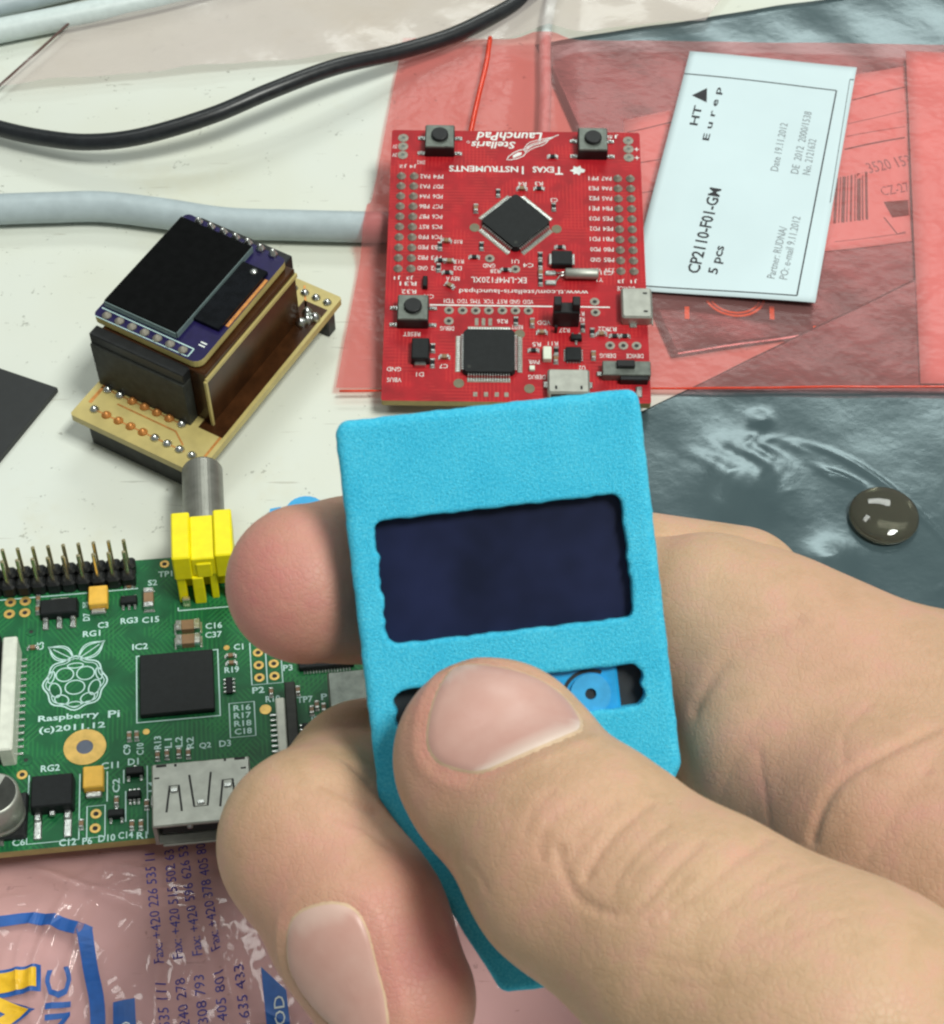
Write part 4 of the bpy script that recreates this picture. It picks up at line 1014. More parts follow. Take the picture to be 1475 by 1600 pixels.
# yellow video jack
rc = part('video_jack', MB().box((45.9, -5.4, 7.2), (4.0, 9.6, 4.2), 'yellow', 0.2), pi_, label='yellow phono jack with silver barrel')
for s in (-1, 1): part('shoulder', MB().box((45.9 + s * 3.55, -5.3, 6.6), (3.1, 10.2, 5.6), 'yellow', 0.25), rc)
part('front_rib', MB().box((45.9, -9.8, 6.9), (2.6, 1.4, 3.4), 'yellow', 0.2), rc)
part('back_wall', MB().box((45.9, -3.5, 0.1), (10.0, 6.4, 6.5), 'yellow', 0.1), rc)
for px, w, y in ((41.8, 1.5, -9.4), (44.6, 1.9, -9.9), (47.2, 1.2, -9.0), (49.9, 1.6, -9.4)):
    part('leg', MB().box((px, y, 0.05), (w, 1.5, 6.8), 'yellow', 0.15), rc)
part('earth_tag', MB().box((42.2, -10.9, 0.02), (1.3, 0.9, 2.2), 'pin_gold', 0.2), rc)
br = part('barrel', MB().lathe((46.0, -0.3, 6.0), [(3.6, 0), (3.6, 14.6), (3.4, 15.0), (2.9, 15.0), (2.9, 9.0), (0.5, 9.0)], 'steel_mid', 40, 'y', smooth=False), rc)

# pale screen print
o = MB(); SZ = 0.03
def lt(s, x, y, w, h=1.15, rot=0.0): text(o, s, x, y, w, h, SZ, 'silk_blue', rot, bold=True)
def ln_(pts, w=0.2, closed=False): o.ribbon(pts, w, SZ, 'silk_blue', closed=closed)
BX, BY = 23.5, -25.1
ln_([(BX + (5.0 + 0.28 * math.cos(8 * t)) * math.cos(t), BY + (5.2 + 0.28 * math.cos(8 * t)) * math.sin(t)) for t in [2 * math.pi * k / 56 for k in range(56)]], 0.26, True)
ln_([(BX + (4.5 + 0.28 * math.cos(8 * t)) * math.cos(t), BY + (4.7 + 0.28 * math.cos(8 * t)) * math.sin(t)) for t in [2 * math.pi * k / 56 for k in range(56)]], 0.16, True)
for cx, cy, rx, ry, a in ((21.8, -23.3, 1.45, 1.35, 0), (25.2, -23.3, 1.45, 1.35, 0), (23.5, -26.0, 1.6, 1.4, 0), (20.3, -26.3, 0.9, 1.5, .3), (26.7, -26.3, 0.9, 1.5, -.3), (21.4, -28.3, 1.2, .9, -.5), (25.6, -28.3, 1.2, .9, .5), (23.5, -29.4, 1.1, .5, 0), (23.5, -21.6, 1.3, .5, 0), (19.6, -23.6, .5, 1.2, -.2), (27.4, -23.6, .5, 1.2, .2)):
    ln_(arc(cx, cy, rx, ry, 0, 345, 22, a), 0.2, True)
def leaf(x0, y0, x1, y1, b):
    d = np.array((x1 - x0, y1 - y0)); n = np.array((-d[1], d[0])) / np.hypot(*d)
    p = lambda t, s: tuple(np.array((x0, y0)) + d * t + n * s * b * math.sin(math.pi * min(1, t * 1.05)))
    for k in (1.0, 0.75): ln_([p(t / 10, k) for t in range(11)] + [p(t / 10, -k) for t in range(9, 0, -1)], 0.2, True)
    ln_([p(.12, 0), p(.8, 0)], 0.16)
leaf(23.2, -20.3, 18.9, -17.3, 1.5); leaf(23.9, -20.3, 28.3, -16.9, 1.5)
lt('Raspberry', 22.6, -31.9, 9.8, 1.5); lt('Pi', 29.9, -32.0, 1.9, 1.4); lt('(c)2011.12', 23.2, -34.1, 10.6, 1.5)
ln_([(33.6, -34.2), (33.6, -20.8), (47.1, -20.8), (47.1, -34.2)], 0.28, True)
ln_([(0.5, -6.4), (24.4, -6.4), (33.9, -6.3)], 0.22)
ln_([(40.7, -11.9), (51.4, -11.9)], 0.2); ln_([(40.7, -11.9), (40.7, -11.2)], 0.2)
ln_([(52.5, -20.0), (52.5, -28.7), (57.6, -28.7), (57.6, -20.0)], 0.2); ln_([(55.05, -20), (55.05, -28.7)], 0.2)
ln_([(48.6, -32.0), (52.7, -32.0), (52.7, -38.7), (48.6, -38.7)], 0.2, True)
for k, s in enumerate(('R16', 'R17', 'R18', 'C18')): lt(s, 50.7, -33.0 - 1.55 * k, 2.8, 1.15)
ln_([(25.8, -49.2), (28.6, -49.2), (28.6, -54.9), (25.8, -54.9)], 0.2, True)
ln_([(16.6, -42.4), (16.6, -55.0), (24.6, -55.0), (24.6, -43.0)], 0.2); ln_([(28.9, -43.0), (28.9, -48.6)], 0.2); ln_([(31.5, -43.0), (31.5, -45.5)], .2); ln_([(35.2, -42.6), (35.2, -55.2)], 0.2); ln_([(31.8, -47), (31.8, -52.6)], .2)
for s, x, y, w in (('C3', 28.0, -13.6, 1.8), ('RG1', 26.1, -15.2, 2.9), ('RG3', 32.4, -13.1, 2.9), ('C15', 36.0, -13.3, 2.9), ('C16', 46.6, -15.7, 2.8), ('C37', 46.5, -17.6, 2.8), ('IC2', 34.2, -18.8, 2.6), ('RG2', 19.9, -41.4, 3.0), ('C11', 29.3, -41.9, 2.8), ('D1', 33.0, -41.6, 1.7), ('C6', 15.4, -54.5, 2.0), ('C12', 22.9, -55.3, 2.6), ('P6', 25.9, -55.4, 1.5), ('D10', 28.9, -55.2, 2.6), ('C14', 31.8, -55.0, 2.3), ('R1', 34.3, -55.3, 1.6), ('Q2', 44.5, -39.8, 1.9), ('D3', 47.7, -39.7, 1.9), ('P2', 53.5, -29.8, 2.0), ('R10', 55.8, -31.8, 2.4), ('TP7', 61.0, -32.5, 2.6), ('P', 64.2, -32.3, 1.0), ('JP24', 63.2, -36.6, 3.2), ('P3', 58.6, -25.8, 1.6), ('R19', 49.3, -25.2, 2.4), ('TP1', 38.6, -3.6, 2.4), ('S2', 36.4, -5.3, 1.6), ('D17', 25.0, -9.0, 0.9), ('C1', 50.6, -20.6, 1.6)):
    lt(s, x, y, w, 1.25)
for s, x, y, w in (('C5', 17.6, -16.9, 1.6), ('C2', 30.3, -45.8, 2.6), ('C9', 32.0, -39.2, 2.0), ('C10', 34.1, -39.3, 2.3), ('R13', 36.9, -38.4, 2.5), ('L1', 38.6, -38.7, 1.8), ('L2', 40.3, -38.6, 2.0), ('R2', 42.1, -39.0, 2.2), ('L4', 35.9, -46.6, 1.9), ('D7', 25.2, -11.6, 1.6)):
    lt(s, x, y, w, 1.15, math.pi / 2)
part('screen_print', o, pi_)

# ================================================================ the held things: blue case and hand
HO = (3.8, 111.72, 93.59)
cp, sp_ = math.cos(PITCH), math.sin(PITCH)
HELD_R = ((1, 0, 0), (0, cp, -sp_), (0, sp_, cp))     # the case faces the viewer
HAND_CHAINS = [
 (5.0, 1.0, [
  ((-1.9, -11.45, 9.5), (-0.39, -13.38, 10.5), 9.8, 10.0, 1.28, (0.1, 0.35, 1)),
  ((-0.39, -13.38, 10.5), (7.63, -21.29, 20), 10.0, 11.3, 1.2, (0.1, 0.3, 1)),
  ((7.63, -21.29, 20), (18.76, -28.43, 27), 11.3, 12.3, 1.08, (0.1, 0.3, 1)),
  ((18.76, -28.43, 27), (31.14, -36.18, 33), 12.3, 15.0, 1.0, (0, 0, 1)),
  ((30.53, -35.87, 33), (52.84, -52.55, 30), 15.0, 20, 1.0, (0, 0, 1)),
 ]),
 (3.0, 1.0, [
  ((33.13, -22.24, -32), (3.06, -21.67, -31), 10.0, 9.6, 1.0, (0, 0, 1)),
  ((3.06, -21.67, -31), (-16.91, -19.57, -24), 9.6, 9.8, 1.0, (0, 0, 1)),
  ((-16.91, -19.57, -24), (-22.46, -24.1, -6), 9.8, 10.4, 1.0, (0, 0, 1)),
  ((-22.46, -24.1, -6), (-16.53, -31.78, 2), 10.4, 9.8, 1.08, (-0.5, 0.1, 1)),
  ((-16.53, -31.78, 2), (-12.29, -39.51, 4), 9.8, 9.2, 1.15, (-0.5, 0.1, 1)),
 ]),
 (3.0, 1.0, [
  ((31.6, -1.02, -33), (3.03, 3.72, -30), 10.5, 9.8, 1.0, (0, 0, 1)),
  ((3.03, 3.72, -30), (-17.94, 6.12, -21), 9.8, 9.8, 1.0, (0, 0, 1)),
  ((-17.94, 6.12, -21), (-23.93, 5.79, -15), 9.8, 9.7, 1.0, (0, 0, 1)),
 ]),
 (3.0, 1.0, [
  ((32.33, 2.66, -44), (1.59, 7.58, -40), 10, 9.5, 1.0, (0, 0, 1)),
  ((1.59, 7.58, -40), (-11.87, 9.51, -30), 9.5, 8.5, 1.0, (0, 0, 1)),
 ]),
 (8.0, 2.0, [
  ((25.95, 0.53, -28), (60.87, -17.75, -18), 11.3, 15, 1.0, (0, 0, 1)),
  ((33.18, -6.77, -27), (59.45, -25.51, -13), 13.5, 17, 1.0, (0, 0, 1)),
  ((35.94, -22.64, -24), (56.89, -37.18, -4), 13, 18, 1.0, (0, 0, 1)),
  ((61.43, -18.04, -20), (98.48, -47.86, -16), 18, 24, 1.0, (0, 0, 1)),
  ((57.46, -33.93, -6), (94.86, -60.69, -8), 22, 26, 1.0, (0, 0, 1)),
 ]),
 (3.0, 5, [
  ((32.01, -14.09, -17), (39.45, -18.59, -13), 9.5, 11.5, 1.0, (0, 0, 1)),
 ]),
 (3.0, 6, [
  ((45.09, -22.42, -4), (58.06, -30.71, 2), 12, 17, 1.0, (0, 0, 1)),
 ]),
]
CREASES = [
 (0.12, 0.5, [(-6.27,-20.38, 19.25),(-6.1,-20.39, 19.64),(-5.76,-20.41, 20.42),(-5.26,-20.44, 21.61),(-4.61,-20.48, 23.1),(-4.04,-20.67, 24.23),(-3.56,-20.99, 25.08),(-3.16,-21.42, 25.73),(-2.85,-21.96, 26.21),(-2.61,-22.37, 26.54),(-2.46,-22.65, 26.74),(-2.38,-22.78, 26.84)]),
 (0.08, 0.5, [(11.77,-26.44, 38.02),(11.98,-26.48, 38.16),(12.4,-26.57, 38.42),(13.03,-26.71, 38.76),(13.45,-26.81, 38.96),(13.87,-26.91, 39.15),(14.31,-26.97, 39.37),(14.75,-27.04, 39.6),(15.2,-27.07, 39.84),(15.65,-27.1, 40.08),(16.11,-27.11, 40.32),(16.58,-27.11, 40.57),(17.06,-27.09, 40.82),(17.53,-27.06, 41.07),(17.89,-27.04, 41.27),(18.25,-27.02, 41.46),(18.72,-26.99, 41.72),(18.96,-26.98, 41.85)]),
 (0.08, 0.5, [(14.54,-28.94, 39.84),(14.78,-28.92, 39.99),(15.26,-28.88, 40.28),(15.62,-28.86, 40.5),(15.97,-28.83, 40.71),(16.45,-28.79, 41.01),(16.92,-28.75, 41.31),(17.4,-28.67, 41.59),(17.87,-28.6, 41.88),(18.34,-28.5, 42.15),(18.81,-28.39, 42.42),(19.28,-28.25, 42.67),(19.75,-28.12, 42.91),(20.22,-27.96, 43.13),(20.7,-27.79, 43.34),(21.05,-27.68, 43.49),(21.4,-27.56, 43.64),(21.88,-27.4, 43.83),(22.11,-27.33, 43.92)]),
 (0.1, 0.5, [(22.38,-21.02, 38.44),(22.61,-20.92, 38.36),(23.08,-20.73, 38.2),(23.44,-20.59, 38.06),(23.79,-20.46, 37.91),(24.28,-20.28, 37.69),(24.76,-20.11, 37.44),(25.23,-19.96, 37.2),(25.7,-19.82, 36.93),(26.16,-19.7, 36.67),(26.62,-19.59, 36.39),(27.06,-19.5, 36.12),(27.51,-19.42, 35.82),(27.93,-19.36, 35.54),(28.37,-19.31, 35.23),(29.03,-19.24, 34.69),(29.49,-19.21, 34.26),(29.73,-19.2, 34.02)]),
 (0.08, 0.5, [(24.63,-24.19, 42.62),(24.84,-24.09, 42.61),(25.29,-23.88, 42.56),(25.62,-23.73, 42.51),(25.95,-23.58, 42.46),(26.4,-23.38, 42.37),(26.85,-23.19, 42.27),(27.31,-23.02, 42.17),(27.76,-22.85, 42.06),(28.22,-22.71, 41.96),(28.67,-22.58, 41.84),(29.13,-22.46, 41.73),(29.59,-22.36, 41.61),(30.05,-22.27, 41.5),(30.51,-22.19, 41.37),(31.21,-22.08, 41.14),(31.68,-22.0, 40.97),(31.92,-21.97, 40.87)]),
 (0.17, 0.53, [(2.93,-19.01, 30.13),(2.92,-18.9, 30.1),(2.9,-18.66, 30.02),(2.87,-18.31, 29.91),(2.83,-17.84, 29.74),(2.89,-17.36, 29.59),(3.05,-16.87, 29.45),(3.31,-16.38, 29.32),(3.67,-15.87, 29.18),(4.1,-15.41, 29.06),(4.59,-15.01, 28.95),(5.14,-14.66, 28.85),(5.75,-14.36, 28.75),(6.22,-14.14, 28.66),(6.53,-14.0, 28.58),(6.68,-13.93, 28.54)]),
 (0.32, 0.53, [(7.07,-20.37, 32.38),(7.15,-20.23, 32.36),(7.32,-19.96, 32.31),(7.56,-19.55, 32.22),(7.9,-19.01, 32.08),(8.26,-18.47, 31.91),(8.67,-17.93, 31.71),(9.11,-17.39, 31.47),(9.35,-17.12, 31.34),(9.59,-16.86, 31.2),(9.87,-16.59, 31.05),(10.14,-16.32, 30.88),(10.45,-16.06, 30.71),(10.76,-15.8, 30.51),(11.1,-15.54, 30.3),(11.45,-15.29, 30.07),(11.83,-15.03, 29.82),(12.21,-14.78, 29.53),(12.79,-14.42, 29.05),(13.18,-14.18, 28.68),(13.38,-14.06, 28.47)]),
 (0.3, 0.53, [(4.65,-18.32, 30.55),(4.67,-18.46, 30.61),(4.73,-18.73, 30.73),(4.82,-19.15, 30.91),(4.93,-19.71, 31.13),(5.09,-20.26, 31.36),(5.29,-20.79, 31.61),(5.54,-21.3, 31.89),(5.83,-21.79, 32.2),(6.16,-22.2, 32.53),(6.55,-22.53, 32.89),(6.98,-22.78, 33.28),(7.45,-22.94, 33.7),(7.81,-23.07, 34.03),(8.04,-23.15, 34.25),(8.16,-23.19, 34.36)]),
 (0.24, 0.53, [(8.73,-23.32, 34.87),(8.87,-23.32, 34.98),(9.14,-23.32, 35.2),(9.54,-23.32, 35.51),(10.08,-23.33, 35.91),(10.6,-23.21, 36.22),(11.11,-22.98, 36.44),(11.6,-22.64, 36.57),(12.08,-22.19, 36.6),(12.57,-21.69, 36.57),(12.83,-21.42, 36.53),(13.09,-21.16, 36.48),(13.36,-20.87, 36.41),(13.63,-20.58, 36.32),(13.91,-20.28, 36.21),(14.19,-19.97, 36.08),(14.49,-19.67, 35.94),(14.8,-19.37, 35.78),(15.12,-19.07, 35.61),(15.44,-18.78, 35.42),(15.79,-18.49, 35.22),(16.14,-18.2, 34.99),(16.51,-17.91, 34.73),(16.88,-17.63, 34.46),(17.45,-17.22, 33.98),(17.83,-16.95, 33.62),(18.03,-16.82, 33.43)]),
 (0.28, 0.53, [(14.43,-22.76, 38.03),(14.56,-22.66, 38.03),(14.82,-22.47, 38.02),(15.22,-22.19, 38.0),(15.74,-21.82, 37.94),(16.25,-21.46, 37.85),(16.73,-21.11, 37.72),(17.19,-20.78, 37.57),(17.63,-20.46, 37.39),(18.14,-20.1, 37.15),(18.72,-19.7, 36.84),(19.05,-19.48, 36.64),(19.39,-19.26, 36.43),(19.76,-19.03, 36.17),(20.13,-18.79, 35.9),(20.52,-18.58, 35.6),(20.91,-18.36, 35.28),(21.32,-18.16, 34.93),(21.73,-17.97, 34.56),(22.16,-17.79, 34.16),(22.6,-17.62, 33.72),(23.05,-17.46, 33.23),(23.52,-17.31, 32.68),(24.25,-17.13, 31.68),(24.77,-17.03, 30.83),(25.04,-16.99, 30.32)]),
 (0.17, 0.47, [(9.55,-21.13, 34.36),(9.64,-21.0, 34.33),(9.81,-20.72, 34.26),(10.07,-20.31, 34.15),(10.42,-19.77, 33.97),(10.78,-19.26, 33.77),(11.17,-18.76, 33.55),(11.57,-18.3, 33.32),(11.99,-17.86, 33.07),(12.44,-17.43, 32.81),(12.92,-17.02, 32.52),(13.44,-16.63, 32.21),(14.0,-16.26, 31.87),(14.42,-15.99, 31.58),(14.7,-15.81, 31.36),(14.85,-15.72, 31.24)]),
 (0.15, 0.47, [(6.27,-16.64, 30.24),(6.37,-16.55, 30.21),(6.57,-16.36, 30.15),(6.87,-16.09, 30.05),(7.26,-15.73, 29.89),(7.71,-15.38, 29.71),(8.2,-15.04, 29.52),(8.75,-14.7, 29.3),(9.34,-14.39, 29.05),(9.79,-14.15, 28.83),(10.09,-14.0, 28.67),(10.24,-13.92, 28.59)]),
 (0.15, 0.47, [(16.85,-23.58, 39.14),(17.0,-23.5, 39.15),(17.31,-23.34, 39.15),(17.78,-23.09, 39.15),(18.4,-22.77, 39.12),(18.71,-22.59, 39.08),(19.03,-22.41, 39.03),(19.35,-22.2, 38.95),(19.67,-21.99, 38.86),(20.0,-21.76, 38.74),(20.33,-21.53, 38.61),(20.66,-21.28, 38.44),(21.0,-21.03, 38.25),(21.35,-20.79, 38.05),(21.71,-20.55, 37.83),(22.07,-20.33, 37.6),(22.45,-20.1, 37.35),(22.83,-19.89, 37.08),(23.23,-19.68, 36.79),(23.63,-19.48, 36.48),(24.05,-19.28, 36.13),(24.68,-19.0, 35.54),(25.12,-18.82, 35.09),(25.34,-18.74, 34.85)]),
 (0.13, 0.47, [(5.6,-19.12, 31.18),(5.66,-19.04, 31.17),(5.78,-18.87, 31.15),(5.95,-18.61, 31.1),(6.19,-18.27, 31.03),(6.46,-17.93, 30.95),(6.78,-17.6, 30.88),(7.13,-17.27, 30.79),(7.52,-16.94, 30.7),(7.82,-16.7, 30.62),(8.01,-16.54, 30.56),(8.11,-16.46, 30.53)]),
 (0.13, 0.47, [(12.41,-23.59, 37.49),(12.54,-23.44, 37.49),(12.8,-23.15, 37.49),(13.19,-22.7, 37.46),(13.46,-22.41, 37.43),(13.72,-22.13, 37.39),(13.98,-21.85, 37.33),(14.24,-21.58, 37.27),(14.49,-21.33, 37.2),(14.74,-21.08, 37.12),(15.22,-20.61, 36.95),(15.69,-20.17, 36.75),(16.05,-19.85, 36.58),(16.29,-19.63, 36.45),(16.41,-19.52, 36.38)]),
 (0.12, 0.47, [(1.36,-16.79, 28.62),(1.41,-16.65, 28.57),(1.51,-16.37, 28.47),(1.65,-15.95, 28.3),(1.85,-15.4, 28.04),(2.11,-14.89, 27.82),(2.45,-14.42, 27.63),(2.86,-13.98, 27.48),(3.33,-13.59, 27.36),(3.69,-13.3, 27.25),(3.93,-13.11, 27.16),(4.05,-13.02, 27.11)]),
 (0.12, 0.47, [(11.15,-20.26, 34.79),(11.25,-20.15, 34.76),(11.44,-19.94, 34.71),(11.74,-19.62, 34.61),(12.13,-19.19, 34.45),(12.56,-18.78, 34.29),(13.04,-18.38, 34.11),(13.56,-18.0, 33.92),(14.13,-17.62, 33.72),(14.56,-17.35, 33.53),(14.85,-17.17, 33.39),(15.0,-17.08, 33.31)]),
 (0.09, 0.47, [(20.29,-24.06, 40.67),(20.47,-23.95, 40.66),(20.84,-23.74, 40.64),(21.39,-23.42, 40.59),(21.77,-23.21, 40.54),(22.14,-23.0, 40.48),(22.52,-22.79, 40.39),(22.9,-22.57, 40.29),(23.29,-22.34, 40.16),(23.68,-22.12, 40.02),(24.07,-21.88, 39.84),(24.47,-21.65, 39.64),(24.88,-21.41, 39.4),(25.29,-21.17, 39.13),(25.6,-20.99, 38.92),(25.92,-20.82, 38.68),(26.35,-20.59, 38.35),(26.57,-20.48, 38.16)]),
 (0.09, 0.47, [(18.46,-26.26, 41.21),(18.68,-26.14, 41.26),(19.1,-25.9, 41.34),(19.42,-25.73, 41.4),(19.74,-25.55, 41.45),(20.17,-25.32, 41.52),(20.59,-25.09, 41.57),(21.01,-24.86, 41.6),(21.42,-24.64, 41.62),(21.82,-24.42, 41.62),(22.22,-24.2, 41.62),(22.6,-23.99, 41.59),(22.99,-23.78, 41.55),(23.36,-23.58, 41.5),(23.74,-23.37, 41.44),(24.3,-23.07, 41.32),(24.68,-22.88, 41.22),(24.87,-22.78, 41.17)]),
 (0.42, 0.8, [(34.27,-22.05, 2.3),(34.32,-21.81, 2.35),(34.43,-21.35, 2.42),(34.6,-20.67, 2.5),(34.72,-20.22, 2.53),(34.85,-19.77, 2.54),(35.01,-19.32, 2.57),(35.17,-18.88, 2.58),(35.37,-18.44, 2.61),(35.57,-18.01, 2.62),(35.82,-17.58, 2.65),(36.06,-17.15, 2.66),(36.34,-16.73, 2.67),(36.63,-16.31, 2.67),(36.98,-15.9, 2.71),(37.34,-15.5, 2.72),(37.76,-15.12, 2.77),(38.19,-14.74, 2.8),(38.69,-14.38, 2.85),(39.19,-14.03, 2.87),(39.57,-13.8, 2.91),(39.95,-13.58, 2.92),(40.34,-13.36, 2.92),(40.75,-13.14, 2.91),(41.16,-12.92, 2.88),(41.58,-12.71, 2.83),(42.02,-12.5, 2.77),(42.47,-12.29, 2.69),(42.92,-12.08, 2.59),(43.4,-11.88, 2.46),(43.88,-11.67, 2.32),(44.37,-11.47, 2.15),(44.89,-11.28, 1.96),(45.41,-11.08, 1.75),(45.94,-10.89, 1.51),(46.54,-10.67, 1.22),(47.15,-10.46, 0.91),(47.97,-10.18, 0.47),(48.38,-10.04, 0.25)]),
 (0.13, 0.53, [(38.08,-13.56, 1.48),(38.1,-13.38, 1.28),(38.14,-13.02, 0.88),(38.2,-12.48, 0.24),(38.29,-11.76,-0.66),(38.46,-11.13,-1.44),(38.72,-10.57,-2.08),(39.06,-10.1,-2.58),(39.47,-9.72,-2.93),(39.93,-9.35,-3.28),(40.41,-8.98,-3.64),(40.94,-8.63,-3.99),(41.49,-8.28,-4.34),(41.91,-8.01,-4.62),(42.19,-7.84,-4.8),(42.33,-7.75,-4.89)]),
 (0.13, 0.64, [(25.48,-16.83, 28.39),(30.71,-22.13,-4.46),(30.62,-21.44,-4.61),(30.55,-20.92,-4.73),(30.48,-20.4,-4.86),(30.42,-19.94,-4.98),(30.36,-19.47,-5.11),(30.3,-19.01,-5.24),(30.22,-18.39,-5.42),(30.14,-17.77,-5.61),(30.08,-17.22,-5.77),(30.02,-16.66,-5.94),(29.97,-16.18,-6.08),(29.92,-15.7,-6.23),(29.85,-14.88,-6.48),(29.8,-14.26,-6.68),(29.76,-13.85,-6.82),(29.74,-13.64,-6.89)]),
 (0.32, 0.96, [(23.07,-9.49,-14.23),(23.15,-9.31,-14.18),(23.31,-8.95,-14.08),(23.56,-8.42,-13.95),(23.89,-7.71,-13.82),(24.26,-6.98,-13.68),(24.68,-6.22,-13.55),(25.14,-5.45,-13.44),(25.39,-5.05,-13.38),(25.65,-4.65,-13.34),(25.96,-4.27,-13.27),(26.27,-3.89,-13.21),(26.63,-3.52,-13.12),(27.0,-3.16,-13.06),(27.42,-2.82,-12.97),(27.84,-2.48,-12.9),(28.32,-2.15,-12.82),(28.8,-1.83,-12.75),(29.31,-1.51,-12.7),(29.83,-1.2,-12.64),(30.38,-0.88,-12.59),(30.93,-0.57,-12.56),(31.51,-0.26,-12.53),(32.1, 0.05,-12.52),(32.52, 0.26,-12.53),(32.94, 0.46,-12.54),(33.36, 0.67,-12.57),(33.83, 0.89,-12.61),(34.31, 1.12,-12.67),(34.95, 1.42,-12.77),(35.27, 1.57,-12.83)]),
 (0.14, 0.53, [(38.85,-14.43, 3.02),(39.07,-14.44, 3.21),(39.53,-14.48, 3.56),(40.23,-14.55, 4.06),(40.7,-14.59, 4.36),(41.17,-14.64, 4.64),(41.64,-14.65, 4.86),(42.11,-14.67, 5.07),(42.58,-14.65, 5.23),(43.06,-14.63, 5.37),(43.53,-14.57, 5.46),(44.01,-14.51, 5.54),(44.49,-14.42, 5.57),(44.97,-14.33, 5.59),(45.69,-14.2, 5.6),(46.17,-14.11, 5.62),(46.4,-14.06, 5.66)]),
 (0.26, 0.53, [(-20.53,-16.17, 1.38),(-20.31,-16.26, 1.44),(-19.89,-16.45, 1.53),(-19.27,-16.75, 1.64),(-18.85,-16.95, 1.69),(-18.43,-17.15, 1.73),(-18.04,-17.35, 1.75),(-17.65,-17.55, 1.77),(-16.93,-17.97, 1.77),(-16.25,-18.38, 1.75),(-15.62,-18.8, 1.72),(-15.15,-19.12, 1.67),(-14.84,-19.33, 1.63),(-14.69,-19.44, 1.61)]),
 (0.26, 0.53, [(-18.33,-14.07,-3.4),(-18.15,-14.21,-3.21),(-17.78,-14.48,-2.88),(-17.23,-14.91,-2.5),(-16.87,-15.21,-2.3),(-16.51,-15.5,-2.15),(-15.98,-15.96,-2.01),(-15.63,-16.28,-1.95),(-15.46,-16.43,-1.94)]),
 (0.24, 0.59, [(-19.33,-19.28, 3.88),(-19.13,-19.33, 3.88),(-18.74,-19.44, 3.88),(-18.16,-19.6, 3.87),(-17.38,-19.82, 3.83),(-16.98,-19.98, 3.86),(-16.58,-20.14, 3.88),(-16.17,-20.35, 3.96),(-15.76,-20.56, 4.05),(-15.34,-20.81, 4.21),(-14.92,-21.06, 4.37),(-14.49,-21.36, 4.62),(-14.07,-21.65, 4.87),(-13.43,-22.09, 5.23),(-13.0,-22.38, 5.44),(-12.79,-22.53, 5.54)]),
 (0.14, 0.53, [(-22.96,-17.03, 2.31),(-22.73,-17.09, 2.38),(-22.27,-17.2, 2.5),(-21.59,-17.38, 2.65),(-21.13,-17.5, 2.73),(-20.68,-17.63, 2.79),(-20.23,-17.8, 2.86),(-19.78,-17.97, 2.92),(-19.33,-18.18, 3.0),(-18.87,-18.39, 3.06),(-18.42,-18.64, 3.14),(-17.97,-18.9, 3.2),(-17.52,-19.2, 3.29),(-17.07,-19.5, 3.39),(-16.39,-19.94, 3.55),(-15.94,-20.22, 3.69),(-15.71,-20.37, 3.76)]),
]
